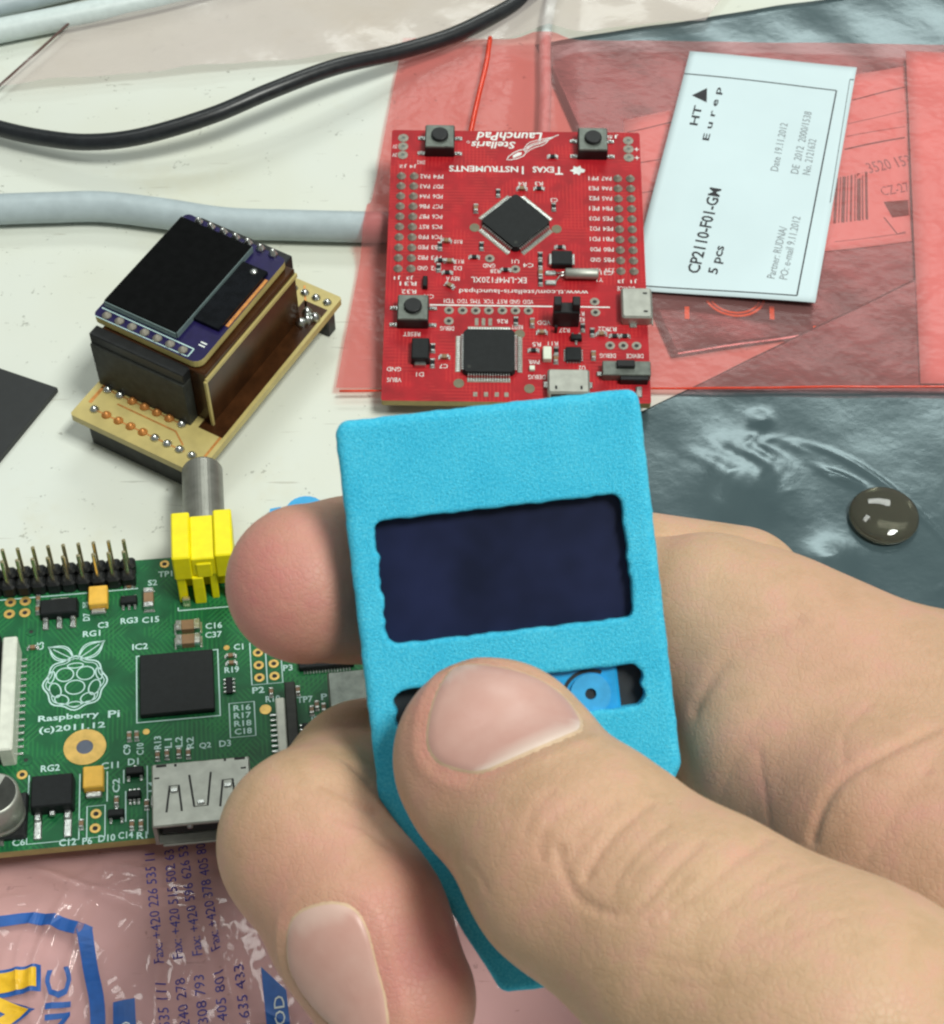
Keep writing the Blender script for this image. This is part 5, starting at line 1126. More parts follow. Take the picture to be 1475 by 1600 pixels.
NAILS = {
 'thumb': ((-1.62,-7.1,17.47),[[(-7.09,-3.4,11.57),(-7.47,-3.98,12.29),(-7.8,-4.62,12.96),(-8.09,-5.31,13.58),(-8.32,-6.06,14.16),(-8.51,-6.86,14.71),(-8.65,-7.6,15.14),(-8.75,-8.27,15.49),(-8.79,-8.88,15.78),(-8.78,-9.41,16.03),(-8.71,-9.91,16.29),(-8.56,-10.37,16.56),(-8.34,-10.79,16.83),(-8.05,-11.17,17.12),(-7.7,-11.49,17.4),(-7.29,-11.76,17.7),(-6.81,-11.96,18.11),(-6.28,-12.09,18.53),(-5.72,-12.21,18.95),(-5.15,-12.31,19.4),(-4.56,-12.38,19.85),(-3.96,-12.43,20.32),(-3.34,-12.38,20.78),(-2.7,-12.24,21.19),(-2.05,-12.01,21.53),(-1.39,-11.7,21.77),(-0.7,-11.38,21.98),(0.01,-11.05,22.13),(0.74,-10.72,22.22),(1.5,-10.37,22.24),(2.3,-10.03,22.18),(3.13,-9.7,22.03),(4.0,-9.36,21.77),(4.91,-9.04,21.36),(5.73,-8.77,20.84),(6.45,-8.55,20.23),(7.08,-8.38,19.56),(7.62,-8.25,18.84),(7.96,-8.05,17.77),(8.09,-7.74,16.42),(8.0,-7.32,15.04),(7.66,-6.74,13.9),(7.26,-6.16,13.13),(6.8,-5.62,12.41),(6.29,-5.11,11.89),(5.72,-4.61,11.7),(5.09,-4.14,11.69),(4.39,-3.69,11.71),(3.64,-3.28,11.72),(2.84,-2.9,11.72),(1.97,-2.57,11.7),(1.02,-2.29,11.65),(-0.0,-2.05,11.54),(-1.09,-1.86,11.31),(-2.09,-1.74,10.96),(-2.99,-1.69,10.53),(-3.79,-1.71,10.02),(-4.5,-1.79,9.45),(-5.1,-1.93,8.67),(-5.86,-4.67,-23.45),(-6.29,-4.97,-24.92),(-6.17,-2.35,8.99),(-6.44,-2.58,9.95),(-6.75,-2.93,10.79)],[(-6.69,-3.62,12.48),(-7.05,-4.17,13.04),(-7.36,-4.76,13.59),(-7.62,-5.41,14.12),(-7.84,-6.11,14.63),(-8.02,-6.85,15.11),(-8.15,-7.54,15.5),(-8.24,-8.17,15.82),(-8.28,-8.73,16.09),(-8.27,-9.23,16.33),(-8.2,-9.69,16.57),(-8.06,-10.12,16.81),(-7.86,-10.51,17.06),(-7.59,-10.86,17.32),(-7.27,-11.16,17.57),(-6.89,-11.41,17.86),(-6.45,-11.59,18.22),(-5.95,-11.73,18.6),(-5.44,-11.84,18.98),(-4.91,-11.93,19.38),(-4.36,-12.0,19.79),(-3.79,-12.05,20.21),(-3.22,-12.01,20.6),(-2.63,-11.88,20.95),(-2.02,-11.68,21.24),(-1.41,-11.39,21.44),(-0.77,-11.1,21.6),(-0.1,-10.79,21.72),(0.58,-10.48,21.79),(1.29,-10.17,21.79),(2.03,-9.85,21.73),(2.81,-9.54,21.59),(3.62,-9.23,21.35),(4.46,-8.92,20.99),(5.22,-8.67,20.54),(5.9,-8.46,20.03),(6.48,-8.29,19.46),(6.97,-8.16,18.89),(7.27,-7.95,18.03),(7.38,-7.65,16.97),(7.28,-7.23,15.85),(6.96,-6.69,14.84),(6.59,-6.15,14.13),(6.16,-5.65,13.52),(5.69,-5.18,13.04),(5.16,-4.73,12.74),(4.58,-4.3,12.65),(3.94,-3.89,12.62),(3.25,-3.51,12.59),(2.51,-3.17,12.55),(1.7,-2.86,12.5),(0.82,-2.6,12.44),(-0.13,-2.38,12.34),(-1.14,-2.2,12.15),(-2.06,-2.09,11.9),(-2.89,-2.04,11.62),(-3.63,-2.04,11.32),(-4.29,-2.09,11.07),(-4.84,-2.17,10.87),(-5.28,-2.29,10.77),(-5.61,-2.42,10.82),(-5.83,-2.58,11.04),(-6.08,-2.83,11.43),(-6.37,-3.17,11.93)],[(-5.96,-4.07,13.72),(-6.27,-4.54,14.12),(-6.54,-5.06,14.53),(-6.77,-5.62,14.93),(-6.96,-6.22,15.34),(-7.11,-6.86,15.73),(-7.23,-7.45,16.06),(-7.3,-7.98,16.33),(-7.34,-8.47,16.57),(-7.33,-8.9,16.78),(-7.27,-9.29,16.98),(-7.16,-9.66,17.19),(-6.98,-10.0,17.39),(-6.75,-10.3,17.6),(-6.48,-10.56,17.8),(-6.15,-10.77,18.07),(-5.77,-10.94,18.37),(-5.35,-11.05,18.67),(-4.91,-11.16,18.98),(-4.45,-11.24,19.29),(-3.98,-11.3,19.63),(-3.49,-11.35,19.96),(-3.0,-11.32,20.25),(-2.49,-11.22,20.51),(-1.97,-11.05,20.71),(-1.43,-10.81,20.83),(-0.88,-10.56,20.93),(-0.31,-10.31,20.99),(0.28,-10.04,21.02),(0.9,-9.77,21.0),(1.54,-9.5,20.93),(2.21,-9.23,20.81),(2.9,-8.96,20.61),(3.63,-8.69,20.33),(4.29,-8.47,20.0),(4.86,-8.27,19.63),(5.35,-8.12,19.24),(5.77,-7.99,18.86),(6.01,-7.79,18.28),(6.09,-7.51,17.56),(5.99,-7.14,16.76),(5.71,-6.66,15.98),(5.39,-6.21,15.37),(5.02,-5.78,14.86),(4.61,-5.37,14.45),(4.17,-5.0,14.13),(3.67,-4.64,13.94),(3.13,-4.3,13.87),(2.54,-3.98,13.8),(1.9,-3.69,13.73),(1.21,-3.43,13.66),(0.46,-3.21,13.59),(-0.35,-3.02,13.49),(-1.21,-2.87,13.36),(-2.0,-2.77,13.2),(-2.71,-2.71,13.03),(-3.35,-2.71,12.87),(-3.9,-2.74,12.75),(-4.37,-2.81,12.67),(-4.75,-2.9,12.64),(-5.03,-3.01,12.69),(-5.22,-3.15,12.81),(-5.44,-3.37,13.04),(-5.68,-3.68,13.35)],[(-4.86,-4.8,15.08),(-5.09,-5.15,15.34),(-5.29,-5.54,15.6),(-5.46,-5.96,15.88),(-5.61,-6.41,16.16),(-5.73,-6.89,16.44),(-5.81,-7.33,16.68),(-5.87,-7.73,16.89),(-5.9,-8.09,17.08),(-5.9,-8.41,17.24),(-5.85,-8.71,17.39),(-5.77,-8.99,17.54),(-5.64,-9.24,17.69),(-5.47,-9.47,17.84),(-5.26,-9.66,18.01),(-5.02,-9.82,18.21),(-4.74,-9.95,18.42),(-4.42,-10.04,18.63),(-4.09,-10.12,18.83),(-3.75,-10.19,19.04),(-3.4,-10.24,19.25),(-3.03,-10.28,19.47),(-2.66,-10.27,19.66),(-2.28,-10.2,19.81),(-1.88,-10.08,19.9),(-1.48,-9.9,19.95),(-1.06,-9.72,19.97),(-0.63,-9.54,19.98),(-0.18,-9.34,19.97),(0.28,-9.14,19.92),(0.76,-8.94,19.85),(1.27,-8.73,19.75),(1.79,-8.53,19.62),(2.34,-8.32,19.44),(2.83,-8.14,19.24),(3.25,-7.99,19.04),(3.62,-7.86,18.83),(3.93,-7.76,18.64),(4.1,-7.59,18.33),(4.15,-7.36,17.93),(4.06,-7.07,17.46),(3.84,-6.71,16.95),(3.6,-6.37,16.5),(3.32,-6.05,16.13),(3.01,-5.75,15.83),(2.68,-5.47,15.57),(2.31,-5.21,15.34),(1.91,-4.96,15.22),(1.47,-4.73,15.14),(1.0,-4.52,15.06),(0.48,-4.33,14.99),(-0.07,-4.16,14.92),(-0.68,-4.02,14.84),(-1.32,-3.91,14.76),(-1.91,-3.83,14.66),(-2.44,-3.79,14.58),(-2.91,-3.78,14.5),(-3.32,-3.81,14.45),(-3.67,-3.85,14.43),(-3.95,-3.92,14.43),(-4.16,-4.0,14.47),(-4.3,-4.11,14.54),(-4.46,-4.27,14.67),(-4.65,-4.5,14.86)],[(-3.77,-5.55,16.08),(-3.92,-5.79,16.23),(-4.06,-6.05,16.4),(-4.18,-6.33,16.57),(-4.27,-6.63,16.75),(-4.35,-6.95,16.93),(-4.41,-7.24,17.1),(-4.45,-7.5,17.24),(-4.47,-7.74,17.37),(-4.47,-7.96,17.48),(-4.44,-8.16,17.58),(-4.39,-8.34,17.69),(-4.3,-8.51,17.79),(-4.19,-8.66,17.91),(-4.05,-8.79,18.03),(-3.89,-8.89,18.16),(-3.7,-8.98,18.29),(-3.49,-9.04,18.41),(-3.27,-9.1,18.53),(-3.04,-9.15,18.65),(-2.81,-9.19,18.77),(-2.57,-9.22,18.89),(-2.32,-9.21,18.98),(-2.06,-9.17,19.05),(-1.8,-9.1,19.09),(-1.53,-8.98,19.09),(-1.25,-8.87,19.08),(-0.96,-8.74,19.07),(-0.66,-8.61,19.04),(-0.35,-8.48,19.0),(-0.02,-8.35,18.95),(0.31,-8.21,18.88),(0.67,-8.07,18.81),(1.03,-7.93,18.71),(1.36,-7.81,18.61),(1.64,-7.7,18.51),(1.88,-7.61,18.41),(2.08,-7.53,18.32),(2.2,-7.41,18.17),(2.22,-7.26,17.96),(2.16,-7.06,17.69),(2.01,-6.81,17.39),(1.84,-6.58,17.12),(1.66,-6.37,16.89),(1.45,-6.17,16.68),(1.23,-5.99,16.5),(0.99,-5.82,16.34),(0.72,-5.66,16.2),(0.43,-5.51,16.12),(0.11,-5.37,16.05),(-0.23,-5.24,15.99),(-0.6,-5.14,15.94),(-1.0,-5.04,15.89),(-1.42,-4.97,15.83),(-1.81,-4.92,15.78),(-2.16,-4.89,15.74),(-2.48,-4.88,15.7),(-2.75,-4.9,15.69),(-2.98,-4.92,15.68),(-3.17,-4.97,15.69),(-3.31,-5.02,15.72),(-3.4,-5.09,15.76),(-3.51,-5.2,15.84),(-3.63,-5.36,15.95)],[(-2.69,-6.33,16.83),(-2.77,-6.44,16.91),(-2.84,-6.57,16.98),(-2.9,-6.71,17.07),(-2.95,-6.86,17.15),(-2.99,-7.02,17.25),(-3.02,-7.17,17.33),(-3.04,-7.3,17.41),(-3.05,-7.42,17.47),(-3.05,-7.52,17.53),(-3.03,-7.62,17.59),(-3.0,-7.71,17.66),(-2.96,-7.8,17.72),(-2.91,-7.87,17.79),(-2.84,-7.94,17.85),(-2.76,-7.99,17.92),(-2.66,-8.03,17.97),(-2.56,-8.07,18.03),(-2.45,-8.1,18.08),(-2.34,-8.12,18.13),(-2.22,-8.14,18.18),(-2.1,-8.16,18.23),(-1.97,-8.16,18.26),(-1.84,-8.14,18.28),(-1.71,-8.1,18.28),(-1.57,-8.05,18.27),(-1.43,-7.99,18.26),(-1.29,-7.93,18.24),(-1.14,-7.87,18.21),(-0.98,-7.8,18.19),(-0.82,-7.73,18.16),(-0.65,-7.66,18.13),(-0.47,-7.59,18.09),(-0.29,-7.52,18.05),(-0.13,-7.46,18.01),(0.01,-7.4,17.98),(0.13,-7.36,17.94),(0.23,-7.32,17.91),(0.29,-7.26,17.86),(0.3,-7.17,17.77),(0.27,-7.07,17.67),(0.19,-6.95,17.54),(0.11,-6.83,17.42),(0.01,-6.72,17.31),(-0.09,-6.62,17.2),(-0.2,-6.53,17.11),(-0.32,-6.45,17.03),(-0.46,-6.37,16.95),(-0.6,-6.3,16.88),(-0.76,-6.23,16.82),(-0.93,-6.17,16.78),(-1.11,-6.12,16.75),(-1.31,-6.07,16.72),(-1.52,-6.04,16.7),(-1.72,-6.01,16.68),(-1.89,-6.0,16.66),(-2.05,-5.99,16.65),(-2.18,-6.0,16.65),(-2.3,-6.01,16.65),(-2.39,-6.03,16.66),(-2.46,-6.06,16.67),(-2.51,-6.1,16.69),(-2.56,-6.15,16.73),(-2.62,-6.23,16.77)]]),
 'index': ((-17.98,-34.28,11.34),[[(-24.12,-31.33,7.96),(-24.17,-32.1,7.92),(-24.19,-32.85,7.85),(-24.18,-33.56,7.75),(-24.12,-34.24,7.63),(-24.03,-34.88,7.49),(-23.85,-35.56,7.37),(-23.58,-36.27,7.3),(-23.22,-37.01,7.25),(-22.77,-37.79,7.23),(-22.25,-38.54,7.25),(-21.68,-39.26,7.33),(-21.04,-39.94,7.51),(-20.33,-40.57,7.81),(-19.59,-41.15,8.22),(-18.83,-41.67,8.72),(-18.03,-42.12,9.35),(-17.21,-42.58,9.87),(-16.37,-42.95,10.31),(-15.48,-43.23,10.68),(-14.57,-43.42,10.99),(-13.61,-43.52,11.24),(-12.91,-43.37,11.45),(-12.48,-42.96,11.66),(-12.3,-42.28,11.88),(-12.37,-41.36,12.07),(-12.46,-40.5,12.16),(-12.54,-39.72,12.18),(-12.63,-38.98,12.14),(-12.72,-38.31,12.06),(-12.84,-37.62,11.95),(-13.0,-36.92,11.88),(-13.19,-36.19,11.83),(-13.41,-35.44,11.81),(-13.64,-34.62,11.8),(-13.87,-33.73,11.79),(-14.1,-32.76,11.77),(-14.35,-31.73,11.71),(-14.61,-30.82,11.62),(-14.89,-30.03,11.51),(-15.19,-29.34,11.39),(-15.5,-28.77,11.26),(-15.85,-28.3,11.11),(-16.24,-27.93,10.97),(-16.66,-27.65,10.83),(-17.12,-27.48,10.7),(-17.58,-27.35,10.57),(-18.07,-27.27,10.44),(-18.56,-27.25,10.29),(-19.07,-27.28,10.15),(-19.62,-27.37,9.98),(-20.22,-27.51,9.78),(-20.86,-27.72,9.55),(-21.54,-27.99,9.25),(-22.14,-28.3,8.97),(-22.67,-28.66,8.71),(-23.12,-29.06,8.48),(-23.49,-29.51,8.28),(-23.77,-30.03,8.13),(-23.98,-30.64,8.03)],[(-23.66,-31.48,8.45),(-23.71,-32.2,8.41),(-23.73,-32.89,8.34),(-23.71,-33.55,8.25),(-23.66,-34.18,8.15),(-23.58,-34.78,8.02),(-23.41,-35.4,7.94),(-23.15,-36.05,7.89),(-22.81,-36.74,7.86),(-22.39,-37.45,7.86),(-21.92,-38.14,7.89),(-21.38,-38.81,7.97),(-20.79,-39.45,8.11),(-20.14,-40.05,8.34),(-19.46,-40.61,8.64),(-18.76,-41.11,9.03),(-18.02,-41.56,9.52),(-17.26,-41.98,10.02),(-16.48,-42.32,10.46),(-15.65,-42.57,10.83),(-14.8,-42.74,11.15),(-13.91,-42.82,11.42),(-13.26,-42.68,11.62),(-12.85,-42.3,11.81),(-12.69,-41.69,11.97),(-12.76,-40.84,12.09),(-12.84,-40.06,12.13),(-12.92,-39.34,12.12),(-13.0,-38.66,12.06),(-13.09,-38.04,11.96),(-13.2,-37.39,11.89),(-13.34,-36.73,11.85),(-13.52,-36.05,11.82),(-13.73,-35.35,11.81),(-13.94,-34.59,11.81),(-14.15,-33.75,11.8),(-14.37,-32.86,11.79),(-14.6,-31.9,11.74),(-14.84,-31.05,11.67),(-15.1,-30.31,11.57),(-15.38,-29.67,11.46),(-15.67,-29.14,11.36),(-16.0,-28.7,11.24),(-16.35,-28.35,11.11),(-16.74,-28.09,10.99),(-17.17,-27.93,10.88),(-17.6,-27.81,10.76),(-18.05,-27.74,10.64),(-18.51,-27.72,10.51),(-18.98,-27.74,10.38),(-19.5,-27.82,10.23),(-20.05,-27.96,10.06),(-20.64,-28.15,9.85),(-21.27,-28.39,9.59),(-21.83,-28.68,9.34),(-22.32,-29.02,9.1),(-22.73,-29.39,8.89),(-23.07,-29.8,8.72),(-23.34,-30.28,8.59),(-23.53,-30.84,8.5)],[(-22.82,-31.8,9.2),(-22.87,-32.42,9.15),(-22.88,-33.01,9.09),(-22.87,-33.58,9.01),(-22.83,-34.12,8.91),(-22.75,-34.62,8.83),(-22.6,-35.15,8.78),(-22.38,-35.71,8.75),(-22.09,-36.29,8.75),(-21.73,-36.9,8.76),(-21.32,-37.49,8.79),(-20.87,-38.06,8.85),(-20.36,-38.61,8.95),(-19.81,-39.14,9.1),(-19.23,-39.64,9.29),(-18.63,-40.1,9.53),(-18.01,-40.52,9.82),(-17.37,-40.91,10.18),(-16.69,-41.19,10.59),(-15.98,-41.39,10.96),(-15.24,-41.53,11.29),(-14.47,-41.58,11.57),(-13.91,-41.46,11.76),(-13.56,-41.14,11.9),(-13.42,-40.63,11.99),(-13.49,-39.92,12.01),(-13.56,-39.27,11.99),(-13.63,-38.66,11.93),(-13.7,-38.08,11.86),(-13.77,-37.53,11.83),(-13.87,-36.96,11.81),(-13.99,-36.38,11.8),(-14.14,-35.79,11.8),(-14.32,-35.19,11.8),(-14.5,-34.53,11.81),(-14.68,-33.81,11.81),(-14.87,-33.04,11.81),(-15.06,-32.21,11.78),(-15.27,-31.48,11.72),(-15.49,-30.84,11.66),(-15.73,-30.29,11.58),(-15.98,-29.82,11.5),(-16.26,-29.44,11.41),(-16.57,-29.14,11.33),(-16.9,-28.92,11.24),(-17.27,-28.77,11.15),(-17.64,-28.67,11.05),(-18.02,-28.61,10.96),(-18.42,-28.59,10.85),(-18.83,-28.61,10.75),(-19.26,-28.68,10.62),(-19.74,-28.79,10.48),(-20.24,-28.95,10.32),(-20.78,-29.16,10.11),(-21.26,-29.41,9.92),(-21.68,-29.69,9.73),(-22.03,-30.01,9.57),(-22.32,-30.35,9.44),(-22.55,-30.77,9.33),(-22.71,-31.25,9.25)],[(-21.57,-32.35,10.06),(-21.61,-32.82,10.0),(-21.62,-33.27,9.93),(-21.61,-33.69,9.87),(-21.58,-34.09,9.82),(-21.52,-34.46,9.77),(-21.41,-34.86,9.74),(-21.24,-35.27,9.73),(-21.03,-35.7,9.73),(-20.76,-36.15,9.75),(-20.45,-36.59,9.77),(-20.11,-37.02,9.82),(-19.73,-37.44,9.88),(-19.32,-37.84,9.96),(-18.9,-38.22,10.06),(-18.46,-38.59,10.17),(-18.0,-38.93,10.31),(-17.52,-39.24,10.47),(-17.02,-39.49,10.67),(-16.49,-39.66,10.89),(-15.93,-39.76,11.14),(-15.35,-39.79,11.41),(-14.93,-39.69,11.58),(-14.67,-39.45,11.67),(-14.56,-39.08,11.69),(-14.62,-38.56,11.66),(-14.67,-38.07,11.66),(-14.72,-37.59,11.67),(-14.77,-37.14,11.68),(-14.82,-36.72,11.69),(-14.89,-36.29,11.71),(-14.98,-35.85,11.73),(-15.09,-35.4,11.74),(-15.23,-34.95,11.75),(-15.36,-34.45,11.77),(-15.5,-33.91,11.78),(-15.64,-33.32,11.79),(-15.78,-32.7,11.78),(-15.94,-32.15,11.75),(-16.11,-31.66,11.72),(-16.28,-31.25,11.67),(-16.47,-30.9,11.63),(-16.68,-30.61,11.57),(-16.91,-30.38,11.52),(-17.16,-30.21,11.47),(-17.43,-30.1,11.42),(-17.71,-30.02,11.36),(-18.0,-29.97,11.3),(-18.29,-29.96,11.23),(-18.59,-29.97,11.15),(-18.92,-30.02,11.07),(-19.27,-30.11,10.97),(-19.65,-30.23,10.85),(-20.05,-30.38,10.71),(-20.41,-30.56,10.58),(-20.72,-30.77,10.46),(-20.98,-31.01,10.35),(-21.2,-31.26,10.26),(-21.37,-31.57,10.18),(-21.49,-31.94,10.11)],[(-20.36,-32.96,10.64),(-20.38,-33.27,10.59),(-20.39,-33.57,10.55),(-20.38,-33.85,10.52),(-20.36,-34.11,10.48),(-20.32,-34.36,10.46),(-20.24,-34.62,10.44),(-20.14,-34.89,10.44),(-19.99,-35.18,10.44),(-19.81,-35.48,10.45),(-19.61,-35.77,10.47),(-19.38,-36.06,10.5),(-19.13,-36.34,10.54),(-18.86,-36.61,10.58),(-18.58,-36.87,10.63),(-18.29,-37.11,10.69),(-17.98,-37.35,10.75),(-17.67,-37.57,10.82),(-17.34,-37.75,10.9),(-16.99,-37.87,11.01),(-16.62,-37.95,11.12),(-16.23,-37.99,11.24),(-15.95,-37.93,11.34),(-15.78,-37.77,11.4),(-15.71,-37.51,11.45),(-15.74,-37.16,11.48),(-15.77,-36.82,11.51),(-15.81,-36.49,11.54),(-15.84,-36.19,11.57),(-15.87,-35.9,11.6),(-15.92,-35.61,11.62),(-15.98,-35.32,11.64),(-16.05,-35.02,11.65),(-16.14,-34.71,11.67),(-16.23,-34.38,11.68),(-16.32,-34.02,11.69),(-16.41,-33.63,11.7),(-16.51,-33.21,11.71),(-16.61,-32.84,11.7),(-16.72,-32.51,11.69),(-16.84,-32.23,11.67),(-16.97,-32.0,11.65),(-17.1,-31.8,11.62),(-17.26,-31.65,11.59),(-17.42,-31.54,11.56),(-17.6,-31.46,11.52),(-17.79,-31.41,11.49),(-17.98,-31.38,11.44),(-18.18,-31.37,11.4),(-18.38,-31.38,11.35),(-18.6,-31.41,11.3),(-18.83,-31.47,11.24),(-19.08,-31.55,11.17),(-19.35,-31.65,11.08),(-19.58,-31.77,11.0),(-19.79,-31.9,10.92),(-19.96,-32.06,10.85),(-20.11,-32.23,10.79),(-20.22,-32.44,10.74),(-20.3,-32.68,10.68)],[(-19.16,-33.61,11.06),(-19.17,-33.76,11.03),(-19.18,-33.91,11.01),(-19.17,-34.05,11.0),(-19.16,-34.18,10.98),(-19.14,-34.3,10.97),(-19.1,-34.43,10.96),(-19.05,-34.57,10.96),(-18.98,-34.71,10.96),(-18.89,-34.86,10.97),(-18.79,-35.01,10.98),(-18.67,-35.15,10.99),(-18.55,-35.29,11.01),(-18.41,-35.42,11.03),(-18.27,-35.55,11.05),(-18.13,-35.68,11.08),(-17.98,-35.8,11.1),(-17.82,-35.91,11.13),(-17.66,-36.0,11.16),(-17.48,-36.07,11.2),(-17.3,-36.11,11.24),(-17.11,-36.13,11.29),(-16.97,-36.11,11.34),(-16.88,-36.03,11.37),(-16.84,-35.9,11.4),(-16.86,-35.72,11.42),(-16.87,-35.55,11.44),(-16.89,-35.38,11.46),(-16.91,-35.23,11.48),(-16.92,-35.09,11.49),(-16.94,-34.94,11.51),(-16.98,-34.79,11.52),(-17.01,-34.64,11.53),(-17.06,-34.49,11.53),(-17.1,-34.32,11.54),(-17.15,-34.14,11.55),(-17.19,-33.94,11.56),(-17.24,-33.73,11.56),(-17.29,-33.55,11.57),(-17.35,-33.38,11.57),(-17.4,-33.24,11.56),(-17.47,-33.12,11.56),(-17.54,-33.03,11.55),(-17.61,-32.95,11.53),(-17.7,-32.89,11.52),(-17.79,-32.85,11.5),(-17.88,-32.83,11.48),(-17.97,-32.81,11.46),(-18.07,-32.81,11.44),(-18.17,-32.81,11.41),(-18.28,-32.83,11.38),(-18.4,-32.86,11.35),(-18.52,-32.9,11.31),(-18.66,-32.95,11.27),(-18.78,-33.01,11.23),(-18.88,-33.08,11.2),(-18.96,-33.16,11.16),(-19.04,-33.24,11.13),(-19.09,-33.35,11.11),(-19.13,-33.47,11.08)]]),
}
PINK = [(-9.96, -34.76, 6, 15, 0.95), (-27.89, 5.38, -10, 17, 0.85), (-23.51, 6.82, -12, 16, 0.6), (-4.97, -7.6, 16, 11, 0.7), (-21.38, -27.43, 4, 12, 0.45), (-16.65, -23.9, 0, 9, 0.35), (24.16, -9.31, -20, 12, 0.3), (2.56, -18.42, 30, 12, 0.18), (30.33, -17.99, -4, 16, 0.3), (39.26, -2.36, -12, 18, 0.2), (41.89, -16.55, 10, 18, 0.25)]
# ---------------------------------------------------------------- implicit-surface tools (hand and foam case)
def seg_dist(p, a, b, r1, r2, fl=1.0, nrm=(0, 0, 1)):
    a = np.asarray(a, np.float32); b = np.asarray(b, np.float32)
    ab = b - a; l2 = max(float(ab @ ab), 1e-6)
    t = np.clip(((p - a) @ ab) / l2, 0, 1)
    q = p - a - t[:, None] * ab
    if fl != 1.0:
        n = np.asarray(nrm, np.float32); n = n / np.linalg.norm(n)
        q = q + ((q @ n) * (fl - 1.0))[:, None] * n
    return np.sqrt((q * q).sum(1)) - (r1 + (r2 - r1) * t)

def smin(a, b, k):
    h = np.clip(0.5 + 0.5 * (b - a) / k, 0, 1)
    return b + (a - b) * h - k * h * (1 - h)

def hand_sdf(p):
    p = np.asarray(p, np.float32)
    out = None
    for kin, kout, segs in HAND_CHAINS:
        g = None
        for (a, b, r1, r2, fl, nrm) in segs:
            d = seg_dist(p, a, b, r1, r2, fl, nrm)
            g = d if g is None else smin(g, d, kin)
        out = g if out is None else smin(out, g, kout)
    return out

def grad(fn, p, e=0.15):
    g = np.stack([fn(p + np.array(v, np.float32) * e) - fn(p - np.array(v, np.float32) * e) for v in ((1, 0, 0), (0, 1, 0), (0, 0, 1))], 1)
    return g / (2 * e)

def surface_net(fn, lo, hi, h, band=4.0, newton=2):
    lo = np.array(lo, np.float32); hi = np.array(hi, np.float32)
    n = np.ceil((hi - lo) / h).astype(int) + 1
    ax = [lo[i] + h * np.arange(n[i], dtype=np.float32) for i in range(3)]
    st = 4
    cx_ = [a[::st] for a in ax]
    G = np.stack(np.meshgrid(*cx_, indexing='ij'), -1).reshape(-1, 3)
    cv = fn(G).reshape([len(a) for a in cx_])
    idx = [np.minimum((np.arange(n[i]) + st // 2) // st, len(cx_[i]) - 1) for i in range(3)]
    V = cv[np.ix_(*idx)].astype(np.float32)
    near = np.argwhere(np.abs(V) < band)
    for s in range(0, len(near), 400000):
        c = near[s:s + 400000]
        P = lo + c.astype(np.float32) * h
        V[c[:, 0], c[:, 1], c[:, 2]] = fn(P)
    S = V < 0
    cnt = np.zeros(n - 1, np.int8)
    corners = [(i, j, k) for i in (0, 1) for j in (0, 1) for k in (0, 1)]
    for (i, j, k) in corners:
        cnt += S[i:n[0] - 1 + i, j:n[1] - 1 + j, k:n[2] - 1 + k]
    act = (cnt > 0) & (cnt < 8)
    cells = np.argwhere(act)
    vid = -np.ones(n - 1, np.int64); vid[act] = np.arange(len(cells))
    acc = np.zeros((len(cells), 3)); num = np.zeros(len(cells))
    for A in corners:
        for d in range(3):
            if A[d]: continue
            B = list(A); B[d] = 1
            va = V[cells[:, 0] + A[0], cells[:, 1] + A[1], cells[:, 2] + A[2]]
            vb = V[cells[:, 0] + B[0], cells[:, 1] + B[1], cells[:, 2] + B[2]]
            m = (va < 0) != (vb < 0)
            t = np.where(m, va / np.where(m, va - vb, 1), 0)
            pt = cells + np.array(A, float); pt[:, d] += t
            acc[m] += pt[m]; num[m] += 1
    P = (lo + h * (acc / num[:, None])).astype(np.float32)
    quads = []
    for d in range(3):
        e1, e2 = [(1, 2), (2, 0), (0, 1)][d]
        sl0 = [slice(None)] * 3; sl1 = [slice(None)] * 3
        sl0[d] = slice(0, -1); sl1[d] = slice(1, None)
        ch = S[tuple(sl0)] != S[tuple(sl1)]
        E = np.argwhere(ch)
        ok = (E[:, e1] > 0) & (E[:, e2] > 0) & (E[:, e1] < n[e1] - 1) & (E[:, e2] < n[e2] - 1)
        E = E[ok]
        def cell(o1, o2):
            c = E.copy(); c[:, e1] += o1; c[:, e2] += o2
            return vid[c[:, 0], c[:, 1], c[:, 2]]
        q = np.stack([cell(-1, -1), cell(0, -1), cell(0, 0), cell(-1, 0)], 1)
        ins = S[E[:, 0], E[:, 1], E[:, 2]]
        q[~ins] = q[~ins][:, ::-1]
        quads.append(q)
    Q = np.concatenate(quads)
    Q = Q[(Q >= 0).all(1)]
    for _ in range(newton):
        g = grad(fn, P); d = fn(P)
        P = P - np.clip(d / np.maximum((g * g).sum(1), 0.2), -h, h)[:, None] * g
    return P, Q

def np_mesh(name, P, Q, mats, smooth=True):
    me = bpy.data.meshes.new(name)
    me.vertices.add(len(P)); me.vertices.foreach_set('co', (P.astype(np.float32) * U).ravel())
    me.loops.add(Q.size); me.loops.foreach_set('vertex_index', Q.astype(np.int32).ravel())
    k = Q.shape[1]
    me.polygons.add(len(Q)); me.polygons.foreach_set('loop_start', np.arange(0, Q.size, k, dtype=np.int32))
    me.polygons.foreach_set('use_smooth', np.full(len(Q), smooth))
    for m in mats: me.materials.append(MATS[m])
    me.update(calc_edges=True); me.validate()
    return me

